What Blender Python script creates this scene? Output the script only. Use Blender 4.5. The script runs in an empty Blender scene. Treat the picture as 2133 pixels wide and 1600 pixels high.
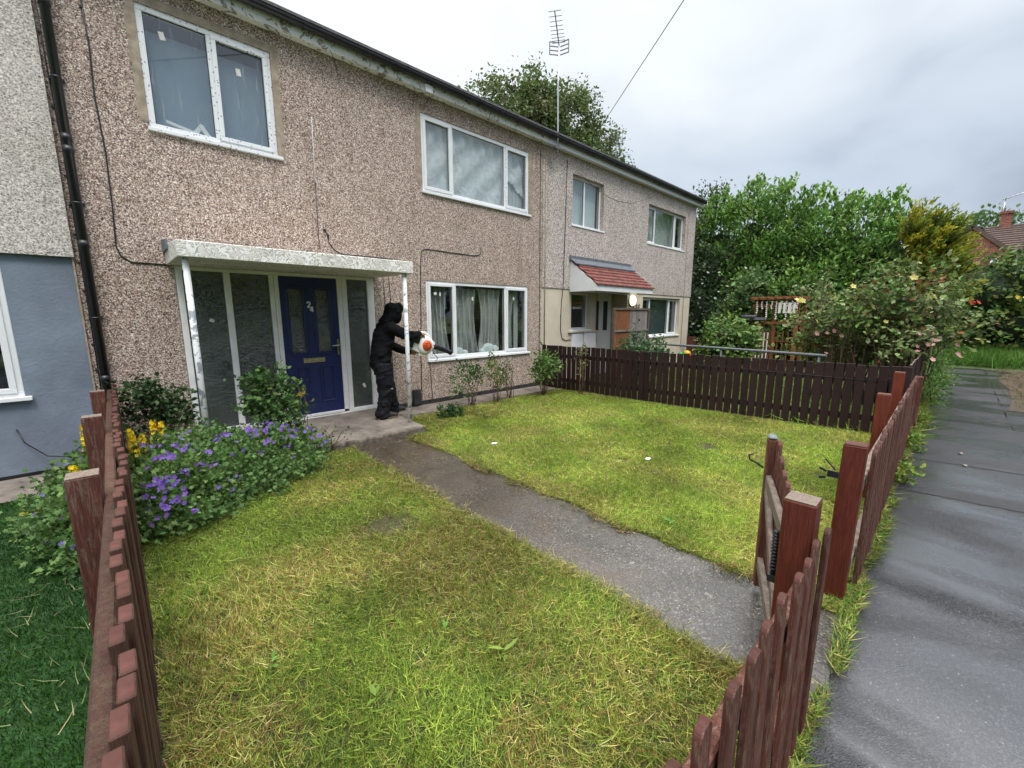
import bpy, bmesh, math, random
import numpy as np
from mathutils import Vector, Matrix
R = math.radians
random.seed(7)
RNG = np.random.default_rng(11)
SC = bpy.context.scene
COL = SC.collection

# ------------------------------------------------------------------ camera, sky, sun, exposure
cam_d = bpy.data.cameras.new("camera"); cam = bpy.data.objects.new("camera", cam_d); COL.objects.link(cam)
cam_d.sensor_fit = 'HORIZONTAL'; cam_d.sensor_width = 36.0; cam_d.lens = 865.05 / 2133 * 36
cam_d.clip_start = 0.05; cam_d.clip_end = 1500
r_ = Vector((0.72665, -0.68701, -0.00167)); u_ = Vector((0.11353, 0.11769, 0.98654)); f_ = Vector((0.67756, 0.71706, -0.16352))
m = Matrix.Identity(4)
for i in range(3):
    m[i][0] = r_[i]; m[i][1] = u_[i]; m[i][2] = -f_[i]
m[2][3] = 1.62
cam.matrix_world = m
SC.camera = cam

SUN_EL, SUN_AZ = 58, 200
world = bpy.data.worlds.new("World"); SC.world = world; world.use_nodes = True
nt = world.node_tree; nt.nodes.clear()
def N(t, typ, **kw):
    n = t.nodes.new(typ)
    for k, v in kw.items():
        if hasattr(n, k): setattr(n, k, v)
        else: n.inputs[k].default_value = v
    return n
def LK(t, a, b): t.links.new(a, b)
sky = N(nt, 'ShaderNodeTexSky'); sky.sky_type = 'NISHITA'; sky.sun_disc = False
sky.sun_elevation = R(SUN_EL); sky.sun_rotation = R(SUN_AZ); sky.air_density = 1.0; sky.dust_density = 3.0
tc = N(nt, 'ShaderNodeTexCoord')
sep = N(nt, 'ShaderNodeSeparateXYZ'); LK(nt, tc.outputs['Generated'], sep.inputs[0])
# overcast brightness: dim towards the horizon, bright overhead
el = N(nt, 'ShaderNodeValToRGB'); LK(nt, sep.outputs[2], el.inputs[0])
e = el.color_ramp; e.elements[0].position = 0.0; e.elements[0].color = (5.2, 6.0, 7.0, 1)
e.elements[1].position = 1.0; e.elements[1].color = (42, 43, 45, 1)
k = e.elements.new(0.25); k.color = (5.9, 6.7, 7.8, 1)
k = e.elements.new(0.55); k.color = (7.6, 8.2, 9.0, 1)
k = e.elements.new(0.72); k.color = (24, 25, 26.5, 1)
# clouds: soft brighter and greyer banks
mp = N(nt, 'ShaderNodeMapping'); LK(nt, tc.outputs['Generated'], mp.inputs[0]); mp.inputs['Scale'].default_value = (1.0, 1.0, 2.2)
nz = N(nt, 'ShaderNodeTexNoise'); LK(nt, mp.outputs[0], nz.inputs['Vector']); nz.inputs['Scale'].default_value = 2.8
nz.inputs['Detail'].default_value = 4; nz.inputs['Roughness'].default_value = 0.45; nz.inputs['Distortion'].default_value = 0.3
# the cloud thins out towards the upper left (behind the roof ridge)
dt = N(nt, 'ShaderNodeVectorMath', operation='DOT_PRODUCT'); LK(nt, tc.outputs['Generated'], dt.inputs[0]); dt.inputs[1].default_value = (-0.15, 0.85, 0.5)
ad = N(nt, 'ShaderNodeMath', operation='MULTIPLY_ADD'); LK(nt, dt.outputs['Value'], ad.inputs[0]); ad.inputs[1].default_value = 0.52
hf = N(nt, 'ShaderNodeMath', operation='MULTIPLY'); LK(nt, nz.outputs[0], hf.inputs[0]); hf.inputs[1].default_value = 1.15; LK(nt, hf.outputs[0], ad.inputs[2])
cr = N(nt, 'ShaderNodeValToRGB'); LK(nt, ad.outputs[0], cr.inputs[0])
c = cr.color_ramp; c.elements[0].position = 0.22; c.elements[0].color = (0.60, 0.625, 0.685, 1); c.elements[1].position = 1.0; c.elements[1].color = (1.36, 1.31, 1.21, 1)
k = c.elements.new(0.52); k.color = (0.99, 1.0, 1.0, 1)
k = c.elements.new(0.74); k.color = (1.17, 1.15, 1.11, 1)
mu = N(nt, 'ShaderNodeMix', data_type='RGBA', blend_type='MULTIPLY'); mu.inputs[0].default_value = 1
LK(nt, el.outputs[0], mu.inputs[6]); LK(nt, cr.outputs[0], mu.inputs[7])
mx = N(nt, 'ShaderNodeMix', data_type='RGBA'); mx.inputs[0].default_value = 0.93
LK(nt, sky.outputs[0], mx.inputs[6]); LK(nt, mu.outputs[2], mx.inputs[7])
bg = N(nt, 'ShaderNodeBackground'); bg.inputs[1].default_value = 0.1; LK(nt, mx.outputs[2], bg.inputs[0])
wo = N(nt, 'ShaderNodeOutputWorld'); LK(nt, bg.outputs[0], wo.inputs[0])

sun_d = bpy.data.lights.new("sun", 'SUN'); sun_d.energy = 1.5; sun_d.angle = R(16); sun_d.color = (1, 0.97, 0.92)
sun = bpy.data.objects.new("sun", sun_d); COL.objects.link(sun)
az = R(SUN_AZ); d_ = Vector((math.sin(az) * math.cos(R(SUN_EL)), math.cos(az) * math.cos(R(SUN_EL)), math.sin(R(SUN_EL))))
sun.rotation_euler = d_.to_track_quat('Z', 'Y').to_euler(); sun.location = (0, -5, 20)

SC.view_settings.view_transform = 'Standard'; SC.view_settings.look = 'None'
SC.view_settings.exposure = 0.12; SC.view_settings.gamma = 1.0
SC.render.engine = 'CYCLES'
SC.cycles.max_bounces = 6; SC.cycles.diffuse_bounces = 3; SC.cycles.glossy_bounces = 3
SC.cycles.transmission_bounces = 4; SC.cycles.transparent_max_bounces = 8
SC.cycles.caustics_reflective = False; SC.cycles.caustics_refractive = False
SC.cycles.use_denoising = True

# ------------------------------------------------------------------ materials
MATS = {}
def newmat(name):
    mt = bpy.data.materials.new(name); mt.use_nodes = True
    t = mt.node_tree; b = t.nodes['Principled BSDF']
    MATS[name] = mt
    return mt, t, b
def coords(t, scale=(1, 1, 1)):
    tcn = N(t, 'ShaderNodeTexCoord'); mpn = N(t, 'ShaderNodeMapping')
    LK(t, tcn.outputs['Object'], mpn.inputs[0]); mpn.inputs['Scale'].default_value = scale
    return mpn.outputs[0]
def ramp(t, fac, stops, interp='LINEAR'):
    rn = N(t, 'ShaderNodeValToRGB'); LK(t, fac, rn.inputs[0]); cr = rn.color_ramp; cr.interpolation = interp
    while len(cr.elements) < len(stops): cr.elements.new(0.5)
    for el_, (p, c_) in zip(cr.elements, stops):
        el_.position = p; el_.color = (*c_, 1) if len(c_) == 3 else c_
    return rn.outputs[0]
def noise(t, v, scale, detail=3, rough=0.5, dist=0.0):
    n = N(t, 'ShaderNodeTexNoise'); LK(t, v, n.inputs['Vector']); n.inputs['Scale'].default_value = scale
    n.inputs['Detail'].default_value = detail; n.inputs['Roughness'].default_value = rough; n.inputs['Distortion'].default_value = dist
    return n.outputs[0]
def mixc(t, fac, a, b, mode='MIX'):
    n = N(t, 'ShaderNodeMix', data_type='RGBA', blend_type=mode)
    for val, s in ((fac, n.inputs[0]), (a, n.inputs[6]), (b, n.inputs[7])):
        if hasattr(val, 'is_output'): LK(t, val, s)
        elif isinstance(val, (int, float)): s.default_value = val
        else: s.default_value = (*val, 1)
    return n.outputs[2]
def bump(t, b, h, strength=0.4, dist=0.01):
    n = N(t, 'ShaderNodeBump'); LK(t, h, n.inputs['Height']); n.inputs['Strength'].default_value = strength; n.inputs['Distance'].default_value = dist
    LK(t, n.outputs[0], b.inputs['Normal'])
def M(name, base, rough=0.6, metal=0.0, var=0.15, scale=6, bmp=0.0, bscale=60, spec=0.5, stretch=(1, 1, 1)):
    mt, t, b = newmat(name); v = coords(t, stretch)
    n = noise(t, v, scale, 5, 0.6)
    c_ = ramp(t, n, [(0.3, tuple(x * (1 - var) for x in base)), (0.7, tuple(min(1, x * (1 + var)) for x in base))])
    LK(t, c_, b.inputs['Base Color'])
    b.inputs['Roughness'].default_value = rough; b.inputs['Metallic'].default_value = metal; b.inputs['Specular IOR Level'].default_value = spec
    if bmp: bump(t, b, noise(t, v, bscale, 3), bmp, 0.004)
    return mt
def pebbledash(name, stops, scale, dirt=(0.5, 0.45, 0.35), dirt_amt=0.35):
    mt, t, b = newmat(name); v = coords(t)
    vo = N(t, 'ShaderNodeTexVoronoi'); LK(t, v, vo.inputs['Vector']); vo.inputs['Scale'].default_value = scale
    sp = N(t, 'ShaderNodeSeparateColor'); LK(t, vo.outputs['Color'], sp.inputs[0])
    c_ = ramp(t, sp.outputs[0], stops, 'CONSTANT')
    n = noise(t, v, 55, 3, 0.65)
    c_ = mixc(t, 0.7, c_, ramp(t, n, [(0.36, (0.58, 0.55, 0.54)), (0.62, (1.32, 1.29, 1.27))]), 'MULTIPLY')
    n2 = noise(t, v, 1.3, 5, 0.6, 0.4)
    c_ = mixc(t, ramp(t, n2, [(0.5, (0, 0, 0)), (0.72, (dirt_amt,) * 3)]), c_, mixc(t, 1.0, c_, dirt, 'MULTIPLY'))
    # rain streaks
    v2 = coords(t, (1, 1, 0.06)); n3 = noise(t, v2, 7, 4, 0.6)
    c_ = mixc(t, ramp(t, n3, [(0.52, (0, 0, 0)), (0.75, (0.3,) * 3)]), c_, mixc(t, 1.0, c_, (0.5, 0.47, 0.42), 'MULTIPLY'))
    LK(t, c_, b.inputs['Base Color']); b.inputs['Roughness'].default_value = 0.8; b.inputs['Specular IOR Level'].default_value = 0.3
    bump(t, b, vo.outputs['Distance'], 0.6, 0.008)
    return mt
pebbledash('pebbledash_brown', [(0, (0.10, 0.068, 0.058)), (0.15, (0.25, 0.175, 0.148)), (0.36, (0.50, 0.395, 0.325)), (0.60, (0.38, 0.275, 0.24)), (0.74, (0.70, 0.60, 0.51)), (0.91, (0.84, 0.78, 0.70))], 110)
pebbledash('pebbledash_grey', [(0, (0.20, 0.165, 0.15)), (0.16, (0.38, 0.325, 0.295)), (0.42, (0.55, 0.49, 0.45)), (0.7, (0.66, 0.605, 0.56)), (0.9, (0.82, 0.78, 0.74))], 74)
pebbledash('pebbledash_white', [(0, (0.22, 0.195, 0.175)), (0.15, (0.46, 0.425, 0.385)), (0.4, (0.62, 0.58, 0.53)), (0.7, (0.76, 0.72, 0.67))], 120, (0.75, 0.7, 0.62), 0.3)
M('render_blue', (0.175, 0.21, 0.262), 0.85, var=0.22, scale=2.2, bmp=1.0, bscale=42)
M('render_cream', (0.62, 0.55, 0.43), 0.85, var=0.08, scale=3, bmp=0.4, bscale=50)
M('cement_patch', (0.35, 0.285, 0.215), 0.9, var=0.3, scale=12, bmp=0.6, bscale=80)
M('white_plastic', (0.80, 0.81, 0.82), 0.35, var=0.05, scale=3)
M('cream_plastic', (0.88, 0.88, 0.87), 0.4, var=0.10, scale=5)
M('black_plastic', (0.018, 0.019, 0.024), 0.35, var=0.3, scale=5)
M('gutter_black', (0.016, 0.015, 0.02), 0.4, var=0.5, scale=9)
M('film_print', (0.30, 0.33, 0.36), 0.5, var=0.6, scale=60)
mt, t, b = newmat('filmed_plastic'); v = coords(t, (1, 0.2, 1))
vo = N(t, 'ShaderNodeTexVoronoi'); LK(t, v, vo.inputs['Vector']); vo.inputs['Scale'].default_value = 34
sp = N(t, 'ShaderNodeSeparateColor'); LK(t, vo.outputs['Color'], sp.inputs[0]); c_ = mixc(t, ramp(t, sp.outputs[0], [(0.55, (0, 0, 0)), (0.56, (1, 1, 1))]), (0.8, 0.81, 0.82), mixc(t, ramp(t, vo.outputs['Distance'], [(0.24, (1, 1, 1)), (0.32, (0, 0, 0))]), (0.8, 0.81, 0.82), (0.27, 0.30, 0.33)))
LK(t, c_, b.inputs['Base Color']); b.inputs['Roughness'].default_value = 0.4
M('paper', (0.66, 0.66, 0.63), 0.7, var=0.05)
M('door_blue', (0.011, 0.022, 0.105), 0.38, var=0.12, scale=14, bmp=0.12, bscale=120, stretch=(1, 1, 0.2))
M('chrome', (0.62, 0.60, 0.55), 0.22, 1.0, var=0.1)
M('plinth_brick', (0.035, 0.034, 0.037), 0.7, var=0.6, scale=9, bmp=0.5)
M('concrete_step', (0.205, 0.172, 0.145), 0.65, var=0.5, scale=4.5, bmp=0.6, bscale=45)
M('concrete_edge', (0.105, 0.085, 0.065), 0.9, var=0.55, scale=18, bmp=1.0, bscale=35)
M('concrete_white', (0.55, 0.53, 0.48), 0.8, var=0.2, scale=6, bmp=0.3)
M('lead', (0.13, 0.145, 0.165), 0.6, var=0.25, scale=8)
M('tile_red', (0.185, 0.062, 0.048), 0.8, var=0.6, scale=9, bmp=0.3)
M('roof_grey', (0.10, 0.10, 0.098), 0.8, var=0.5, scale=20, bmp=0.4)
M('roof_brown', (0.105, 0.070, 0.058), 0.8, var=0.35, scale=5)
M('galvanised', (0.14, 0.15, 0.16), 0.75, 0.2, var=0.2)
M('aerial_metal', (0.50, 0.50, 0.52), 0.35, 0.8, var=0.2)
M('aerial_dark', (0.16, 0.14, 0.16), 0.5, 0.3, var=0.2)
M('net_dark', (0.055, 0.06, 0.058), 0.8, var=0.3, scale=5)
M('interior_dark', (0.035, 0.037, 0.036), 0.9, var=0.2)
M('interior_grey', (0.52, 0.56, 0.54), 0.9, var=0.15, scale=2)
M('interior_teal', (0.07, 0.10, 0.10), 0.5, var=0.1, scale=2)
M('blind_blue', (0.21, 0.285, 0.36), 0.7, var=0.05, scale=2)
M('blind_pale', (0.60, 0.68, 0.68), 0.7, var=0.1, scale=30, stretch=(1, 1, 0.02))
M('block_pale', (0.74, 0.80, 0.79), 0.8, var=0.08, scale=4)
M('skin', (0.42, 0.22, 0.155), 0.5, var=0.08)
M('cloth_black', (0.0065, 0.0065, 0.008), 0.85, var=0.5, scale=9, bmp=0.6, bscale=14, spec=0.15)
M('cloth_trousers', (0.010, 0.010, 0.013), 0.8, var=0.5, scale=9, bmp=0.7, bscale=13, spec=0.2)
M('boot', (0.022, 0.020, 0.020), 0.6, var=0.4, bmp=0.3)
M('sole', (0.16, 0.12, 0.085), 0.8, var=0.2)
M('blower_orange', (0.78, 0.10, 0.015), 0.4, var=0.1)
M('blower_white', (0.84, 0.84, 0.80), 0.45, var=0.1, scale=12)
M('terracotta', (0.45, 0.15, 0.08), 0.8, var=0.2)
M('soil', (0.085, 0.065, 0.040), 0.95, var=0.5, scale=14, bmp=0.8, bscale=60)
M('seam', (0.010, 0.010, 0.011), 0.6, var=0.4)
M('mulch', (0.055, 0.04, 0.024), 0.95, var=0.5, scale=22, bmp=0.9, bscale=80)
M('bark', (0.11, 0.085, 0.065), 0.9, var=0.4, scale=14, bmp=0.8, bscale=30)
M('stem_green', (0.07, 0.10, 0.03), 0.7, var=0.3)
M('stem_brown', (0.13, 0.075, 0.05), 0.8, var=0.4)
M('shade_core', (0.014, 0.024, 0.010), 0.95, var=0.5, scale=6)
M('far_ground', (0.07, 0.10, 0.035), 0.95, var=0.4, scale=0.5)
M('pvc_door', (0.75, 0.76, 0.74), 0.4, var=0.04)
M('bead_white', (0.75, 0.72, 0.66), 0.6, var=0.1)
M('toy_yellow', (0.75, 0.52, 0.03), 0.4, var=0.1)
M('toy_green', (0.03, 0.30, 0.12), 0.4, var=0.1)
M('toy_red', (0.50, 0.04, 0.02), 0.4, var=0.1)

def wood(name, c1, c2, c3, stretch=(34, 34, 2.2), rough=0.75, wear=0.55):
    mt, t, b = newmat(name); v = coords(t, stretch)
    n = noise(t, v, 2.2, 6, 0.65, 0.6); w = noise(t, coords(t, (stretch[0] * .5, stretch[1] * .5, stretch[2] * 1.3)), 2.6, 8, 0.78, 0.8)
    c_ = ramp(t, n, [(0.3, c1), (0.65, c2)])
    c_ = mixc(t, ramp(t, w, [(wear, (0, 0, 0)), (wear + 0.12, (0.85,) * 3)]), c_, c3)
    oi = N(t, 'ShaderNodeObjectInfo')
    c_ = mixc(t, 0.55, c_, ramp(t, oi.outputs['Random'], [(0, (0.6, 0.6, 0.6)), (1, (1.35, 1.3, 1.3))]), 'MULTIPLY')
    fg = noise(t, coords(t, (stretch[0] * 3, stretch[1] * 3, stretch[2] * 1.5)), 3.0, 4, 0.7)
    c_ = mixc(t, 0.8, c_, ramp(t, fg, [(0.36, (0.45, 0.45, 0.45)), (0.6, (1.15, 1.15, 1.15))]), 'MULTIPLY')
    LK(t, c_, b.inputs['Base Color']); b.inputs['Roughness'].default_value = rough; b.inputs['Specular IOR Level'].default_value = 0.3
    bump(t, b, fg, 0.8, 0.004)
    return mt
wood('wood_post', (0.105, 0.020, 0.010), (0.175, 0.036, 0.018), (0.24, 0.11, 0.07), wear=0.68, rough=0.42)
wood('wood_red', (0.070, 0.023, 0.015), (0.135, 0.050, 0.034), (0.20, 0.135, 0.10), wear=0.50)
wood('wood_red_top', (0.058, 0.020, 0.015), (0.098, 0.037, 0.029), (0.13, 0.078, 0.062), (1, 1, 20), wear=0.6)
wood('wood_grey', (0.15, 0.11, 0.085), (0.27, 0.22, 0.18), (0.34, 0.31, 0.27), wear=0.55)
wood('wood_moss', (0.06, 0.024, 0.017), (0.095, 0.045, 0.032), (0.11, 0.085, 0.05), wear=0.5)
wood('wood_dark', (0.018, 0.0075, 0.0075), (0.033, 0.014, 0.0135), (0.05, 0.03, 0.027), wear=0.66, rough=0.5)
wood('wood_orange', (0.12, 0.045, 0.018), (0.30, 0.125, 0.050), (0.20, 0.165, 0.14), wear=0.6)
wood('wood_silver', (0.17, 0.155, 0.145), (0.30, 0.275, 0.26), (0.13, 0.07, 0.045), wear=0.62)

def flaky(name, paint, under, scale, lo, hi, rough=0.6):
    mt, t, b = newmat(name); v = coords(t)
    n = noise(t, v, scale, 6, 0.62, 1.2)
    c_ = mixc(t, ramp(t, n, [(lo, (0, 0, 0)), (hi, (1, 1, 1))]), under, paint)
    c_ = mixc(t, 0.6, c_, ramp(t, noise(t, v, 2.5, 4), [(0.3, (0.72, 0.70, 0.64)), (0.7, (1.05, 1.05, 1.05))]), 'MULTIPLY')
    LK(t, c_, b.inputs['Base Color']); b.inputs['Roughness'].default_value = rough; bump(t, b, n, 0.4, 0.004)
flaky('fascia_paint', (0.90, 0.90, 0.88), (0.30, 0.27, 0.23), 9, 0.40, 0.44)
flaky('post_paint', (0.84, 0.86, 0.88), (0.30, 0.33, 0.37), 8, 0.42, 0.46)
# canopy front: off-white with curly flaked marks
mt, t, b = newmat('canopy_paint'); v = coords(t, (1, 1, 1.4))
n = noise(t, v, 5.0, 2, 0.5, 3.0)
c_ = ramp(t, n, [(0.38, (0.74, 0.72, 0.66)), (0.43, (0.36, 0.345, 0.30)), (0.465, (0.90, 0.89, 0.86)), (0.53, (0.90, 0.89, 0.86)), (0.565, (0.38, 0.36, 0.31)), (0.63, (0.74, 0.72, 0.66))])
c_ = mixc(t, 0.5, c_, ramp(t, noise(t, v, 3, 4), [(0.3, (0.78, 0.76, 0.68)), (0.7, (1.1, 1.1, 1.1))]), 'MULTIPLY')
LK(t, c_, b.inputs['Base Color']); b.inputs['Roughness'].default_value = 0.7; bump(t, b, n, 0.3, 0.004)
# glazing: thin tinted sheet that reflects the sky and shows the room behind
def glass(name, tint=(0.945, 0.965, 0.96), refl=1.35, rough=0.02, bumpy=0.0, bscale=30, streak=0.0, refl_haze=None):
    mt, t, b = newmat(name); t.nodes.remove(b); out = t.nodes['Material Output']
    tr = N(t, 'ShaderNodeBsdfTransparent'); tr.inputs[0].default_value = (*tint, 1)
    gl = N(t, 'ShaderNodeBsdfGlossy'); gl.inputs[0].default_value = (0.95, 0.97, 1, 1); gl.inputs['Roughness'].default_value = rough
    fr = N(t, 'ShaderNodeLayerWeight'); fr.inputs[0].default_value = 0.5
    pw5 = N(t, 'ShaderNodeMath', operation='POWER'); LK(t, fr.outputs['Facing'], pw5.inputs[0]); pw5.inputs[1].default_value = 4.0
    mul = N(t, 'ShaderNodeMath', operation='MULTIPLY_ADD'); LK(t, pw5.outputs[0], mul.inputs[0]); mul.inputs[1].default_value = 0.9; mul.inputs[2].default_value = 0.055 * refl; mul.use_clamp = True
    mxs = N(t, 'ShaderNodeMixShader'); LK(t, mul.outputs[0], mxs.inputs[0]); LK(t, tr.outputs[0], mxs.inputs[1]); LK(t, gl.outputs[0], mxs.inputs[2])
    if bumpy:
        n0 = noise(t, coords(t), bscale, 1, 0.4, 2.6); n = ramp(t, n0, [(0.40, (0, 0, 0)), (0.485, (1, 1, 1)), (0.515, (1, 1, 1)), (0.60, (0, 0, 0))]); bp = N(t, 'ShaderNodeBump'); LK(t, n, bp.inputs['Height'])
        bp.inputs['Strength'].default_value = bumpy; bp.inputs['Distance'].default_value = 0.02; LK(t, bp.outputs[0], gl.inputs['Normal']); LK(t, bp.outputs[0], fr.inputs['Normal'])
    if refl_haze:
        dfr = N(t, 'ShaderNodeBsdfDiffuse'); dfr.inputs[0].default_value = (*refl_haze, 1); m3 = N(t, 'ShaderNodeMixShader'); m3.inputs[0].default_value = 0.30  # grey diffuse share painted in for the reflection on the panes
        LK(t, tr.outputs[0], m3.inputs[1]); LK(t, dfr.outputs[0], m3.inputs[2]); LK(t, m3.outputs[0], mxs.inputs[1])
    if streak:
        df = N(t, 'ShaderNodeBsdfDiffuse'); df.inputs[0].default_value = (0.55, 0.58, 0.6, 1)
        s = ramp(t, noise(t, coords(t, (1, 1, 0.07)), 26, 4, 0.7), [(0.60, (0, 0, 0)), (0.72, (streak,) * 3)])
        m2 = N(t, 'ShaderNodeMixShader'); LK(t, s, m2.inputs[0]); LK(t, mxs.outputs[0], m2.inputs[1]); LK(t, df.outputs[0], m2.inputs[2]); LK(t, m2.outputs[0], out.inputs[0])
    else: LK(t, mxs.outputs[0], out.inputs[0])
    return mt
glass('glass', refl=1.5)
glass('glass_wet', refl=1.5, streak=0.35)
glass('glass_textured', (0.62, 0.67, 0.65), 1.5, 0.06, 0.32, 10, refl_haze=(0.17, 0.20, 0.185))
# sheer curtain and polythene
def sheer(name, colr, opacity, fold):
    mt, t, b = newmat(name); t.nodes.remove(b); out = t.nodes['Material Output']
    tr = N(t, 'ShaderNodeBsdfTransparent'); df = N(t, 'ShaderNodeBsdfDiffuse'); df.inputs[0].default_value = (*colr, 1)
    mxs = N(t, 'ShaderNodeMixShader')
    n = noise(t, coords(t, fold), 3, 4, 0.6, 0.5); LK(t, ramp(t, n, [(0.35, (opacity * 0.35,) * 3), (0.65, (opacity,) * 3)]), mxs.inputs[0])
    LK(t, tr.outputs[0], mxs.inputs[1]); LK(t, df.outputs[0], mxs.inputs[2]); LK(t, mxs.outputs[0], out.inputs[0])
sheer('net_curtain', (0.85, 0.88, 0.85), 0.62, (13, 9, 0.22))
mt, t, b = newmat('polythene'); v = coords(t, (1, 1, 0.8)); n = noise(t, v, 5, 5, 0.7, 1.5)
LK(t, ramp(t, n, [(0.35, (0.62, 0.68, 0.68)), (0.6, (0.88, 0.92, 0.92))]), b.inputs['Base Color']); b.inputs['Roughness'].default_value = 0.25
b.inputs['Alpha'].default_value = 0.88; bump(t, b, n, 0.8, 0.03)
# wet tarmac of the footpath
mt, t, b = newmat('wet_tarmac'); v = coords(t)
vo = N(t, 'ShaderNodeTexVoronoi'); LK(t, v, vo.inputs['Vector']); vo.inputs['Scale'].default_value = 170
sp = N(t, 'ShaderNodeSeparateColor'); LK(t, vo.outputs['Color'], sp.inputs[0])
c_ = ramp(t, sp.outputs[0], [(0, (0.008, 0.008, 0.010)), (0.4, (0.019, 0.019, 0.023)), (0.75, (0.045, 0.045, 0.052)), (0.996, (0.12, 0.12, 0.12))], 'CONSTANT')
c_ = mixc(t, 0.6, c_, ramp(t, noise(t, v, 1.8, 5, 0.6), [(0.3, (0.65, 0.65, 0.68)), (0.7, (1.25, 1.25, 1.25))]), 'MULTIPLY')
LK(t, c_, b.inputs['Base Color'])
pw = noise(t, coords(t, (1.0, 0.45, 1)), 1.4, 3, 0.5, 0.5)
LK(t, ramp(t, pw, [(0.42, (0.5, 0.5, 0.5)), (0.56, (0.2, 0.2, 0.2))]), b.inputs['Roughness'])
b.inputs['Specular IOR Level'].default_value = 0.5; LK(t, ramp(t, pw, [(0.42, (0.03,) * 3), (0.50, (0.45,) * 3), (0.60, (1,) * 3)]), b.inputs['Coat Weight']); b.inputs['Coat Roughness'].default_value = 0.18; b.inputs['Coat IOR'].default_value = 1.9
wv = noise(t, coords(t, (1, 0.5, 1)), 1.5, 1, 0.4)
gb = N(t, 'ShaderNodeBump'); LK(t, vo.outputs['Distance'], gb.inputs['Height']); LK(t, ramp(t, pw, [(0.42, (0.8,) * 3), (0.6, (0.35,) * 3)]), gb.inputs['Strength']); gb.inputs['Distance'].default_value = 0.006
gb2 = N(t, 'ShaderNodeBump'); LK(t, wv, gb2.inputs['Height']); gb2.inputs['Strength'].default_value = 0.4; gb2.inputs['Distance'].default_value = 0.10; LK(t, gb.outputs[0], gb2.inputs['Normal'])
LK(t, gb2.outputs[0], b.inputs['Normal'])
# garden path: wet concrete with exposed pale aggregate
mt, t, b = newmat('path_concrete'); v = coords(t)
vo = N(t, 'ShaderNodeTexVoronoi'); LK(t, v, vo.inputs['Vector']); vo.inputs['Scale'].default_value = 120
sp = N(t, 'ShaderNodeSeparateColor'); LK(t, vo.outputs['Color'], sp.inputs[0])
c_ = ramp(t, sp.outputs[0], [(0, (0.040, 0.036, 0.032)), (0.35, (0.075, 0.070, 0.064)), (0.7, (0.105, 0.098, 0.090)), (0.95, (0.22, 0.205, 0.185))], 'CONSTANT')
c_ = mixc(t, 0.8, c_, ramp(t, noise(t, v, 3.2, 6, 0.65), [(0.3, (0.55, 0.52, 0.48)), (0.7, (1.3, 1.27, 1.22))]), 'MULTIPLY')
c_ = mixc(t, ramp(t, noise(t, v, 1.1, 5, 0.6), [(0.5, (0, 0, 0)), (0.7, (0.55,) * 3)]), c_, (0.085, 0.060, 0.038))
c_ = mixc(t, ramp(t, noise(t, coords(t, (1, 1.6, 1)), 5, 2, 0.5), [(0.74, (0, 0, 0)), (0.755, (0.6,) * 3)]), c_, (0.26, 0.235, 0.20))
sy = N(t, 'ShaderNodeSeparateXYZ'); LK(t, v, sy.inputs[0]); my = N(t, 'ShaderNodeMath', operation='MULTIPLY_ADD'); LK(t, sy.outputs[1], my.inputs[0]); my.inputs[1].default_value = 0.17; LK(t, noise(t, v, 1.6, 6, 0.65), my.inputs[2])
c_ = mixc(t, ramp(t, my.outputs[0], [(0.85, (0, 0, 0)), (1.25, (0.7,) * 3)]), c_, mixc(t, 1.0, c_, (0.62, 0.47, 0.33), 'MULTIPLY'))
LK(t, c_, b.inputs['Base Color'])
LK(t, ramp(t, noise(t, v, 2.0, 5, 0.6), [(0.35, (0.42,) * 3), (0.62, (0.2,) * 3)]), b.inputs['Roughness']); bump(t, b, vo.outputs['Distance'], 0.35, 0.004); b.inputs['Coat Weight'].default_value = 0.6; b.inputs['Coat Roughness'].default_value = 0.22; b.inputs['Coat IOR'].default_value = 1.6
# far brick
mt, t, b = newmat('brick'); tcn = N(t, 'ShaderNodeTexCoord'); mpn = N(t, 'ShaderNodeMapping'); LK(t, tcn.outputs['Object'], mpn.inputs[0]); mpn.inputs['Rotation'].default_value = (0, R(90), R(90))
br = N(t, 'ShaderNodeTexBrick'); LK(t, mpn.outputs[0], br.inputs['Vector']); br.inputs['Scale'].default_value = 2.3
br.inputs['Color1'].default_value = (0.30, 0.085, 0.055, 1); br.inputs['Color2'].default_value = (0.15, 0.045, 0.035, 1); br.inputs['Mortar'].default_value = (0.30, 0.22, 0.18, 1)
LK(t, mixc(t, 0.7, br.outputs[0], ramp(t, noise(t, tcn.outputs['Object'], 1.5, 6, 0.7), [(0.3, (0.55,) * 3), (0.7, (1.3,) * 3)]), 'MULTIPLY'), b.inputs['Base Color']); b.inputs['Roughness'].default_value = 0.85
# lawn soil
mt, t, b = newmat('lawn_soil'); v = coords(t)
c_ = ramp(t, noise(t, v, 26, 5, 0.7), [(0.3, (0.022, 0.022, 0.008)), (0.5, (0.052, 0.050, 0.017)), (0.7, (0.12, 0.09, 0.04))])
LK(t, c_, b.inputs['Base Color']); b.inputs['Roughness'].default_value = 0.95; bump(t, b, noise(t, v, 60, 4, 0.7), 0.9, 0.02)
mt, t, b = newmat('turf_base'); LK(t, ramp(t, noise(t, coords(t), 90, 3, 0.7), [(0.3, (0.010, 0.035, 0.008)), (0.7, (0.03, 0.10, 0.02))]), b.inputs['Base Color']); b.inputs['Roughness'].default_value = 0.9
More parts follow.
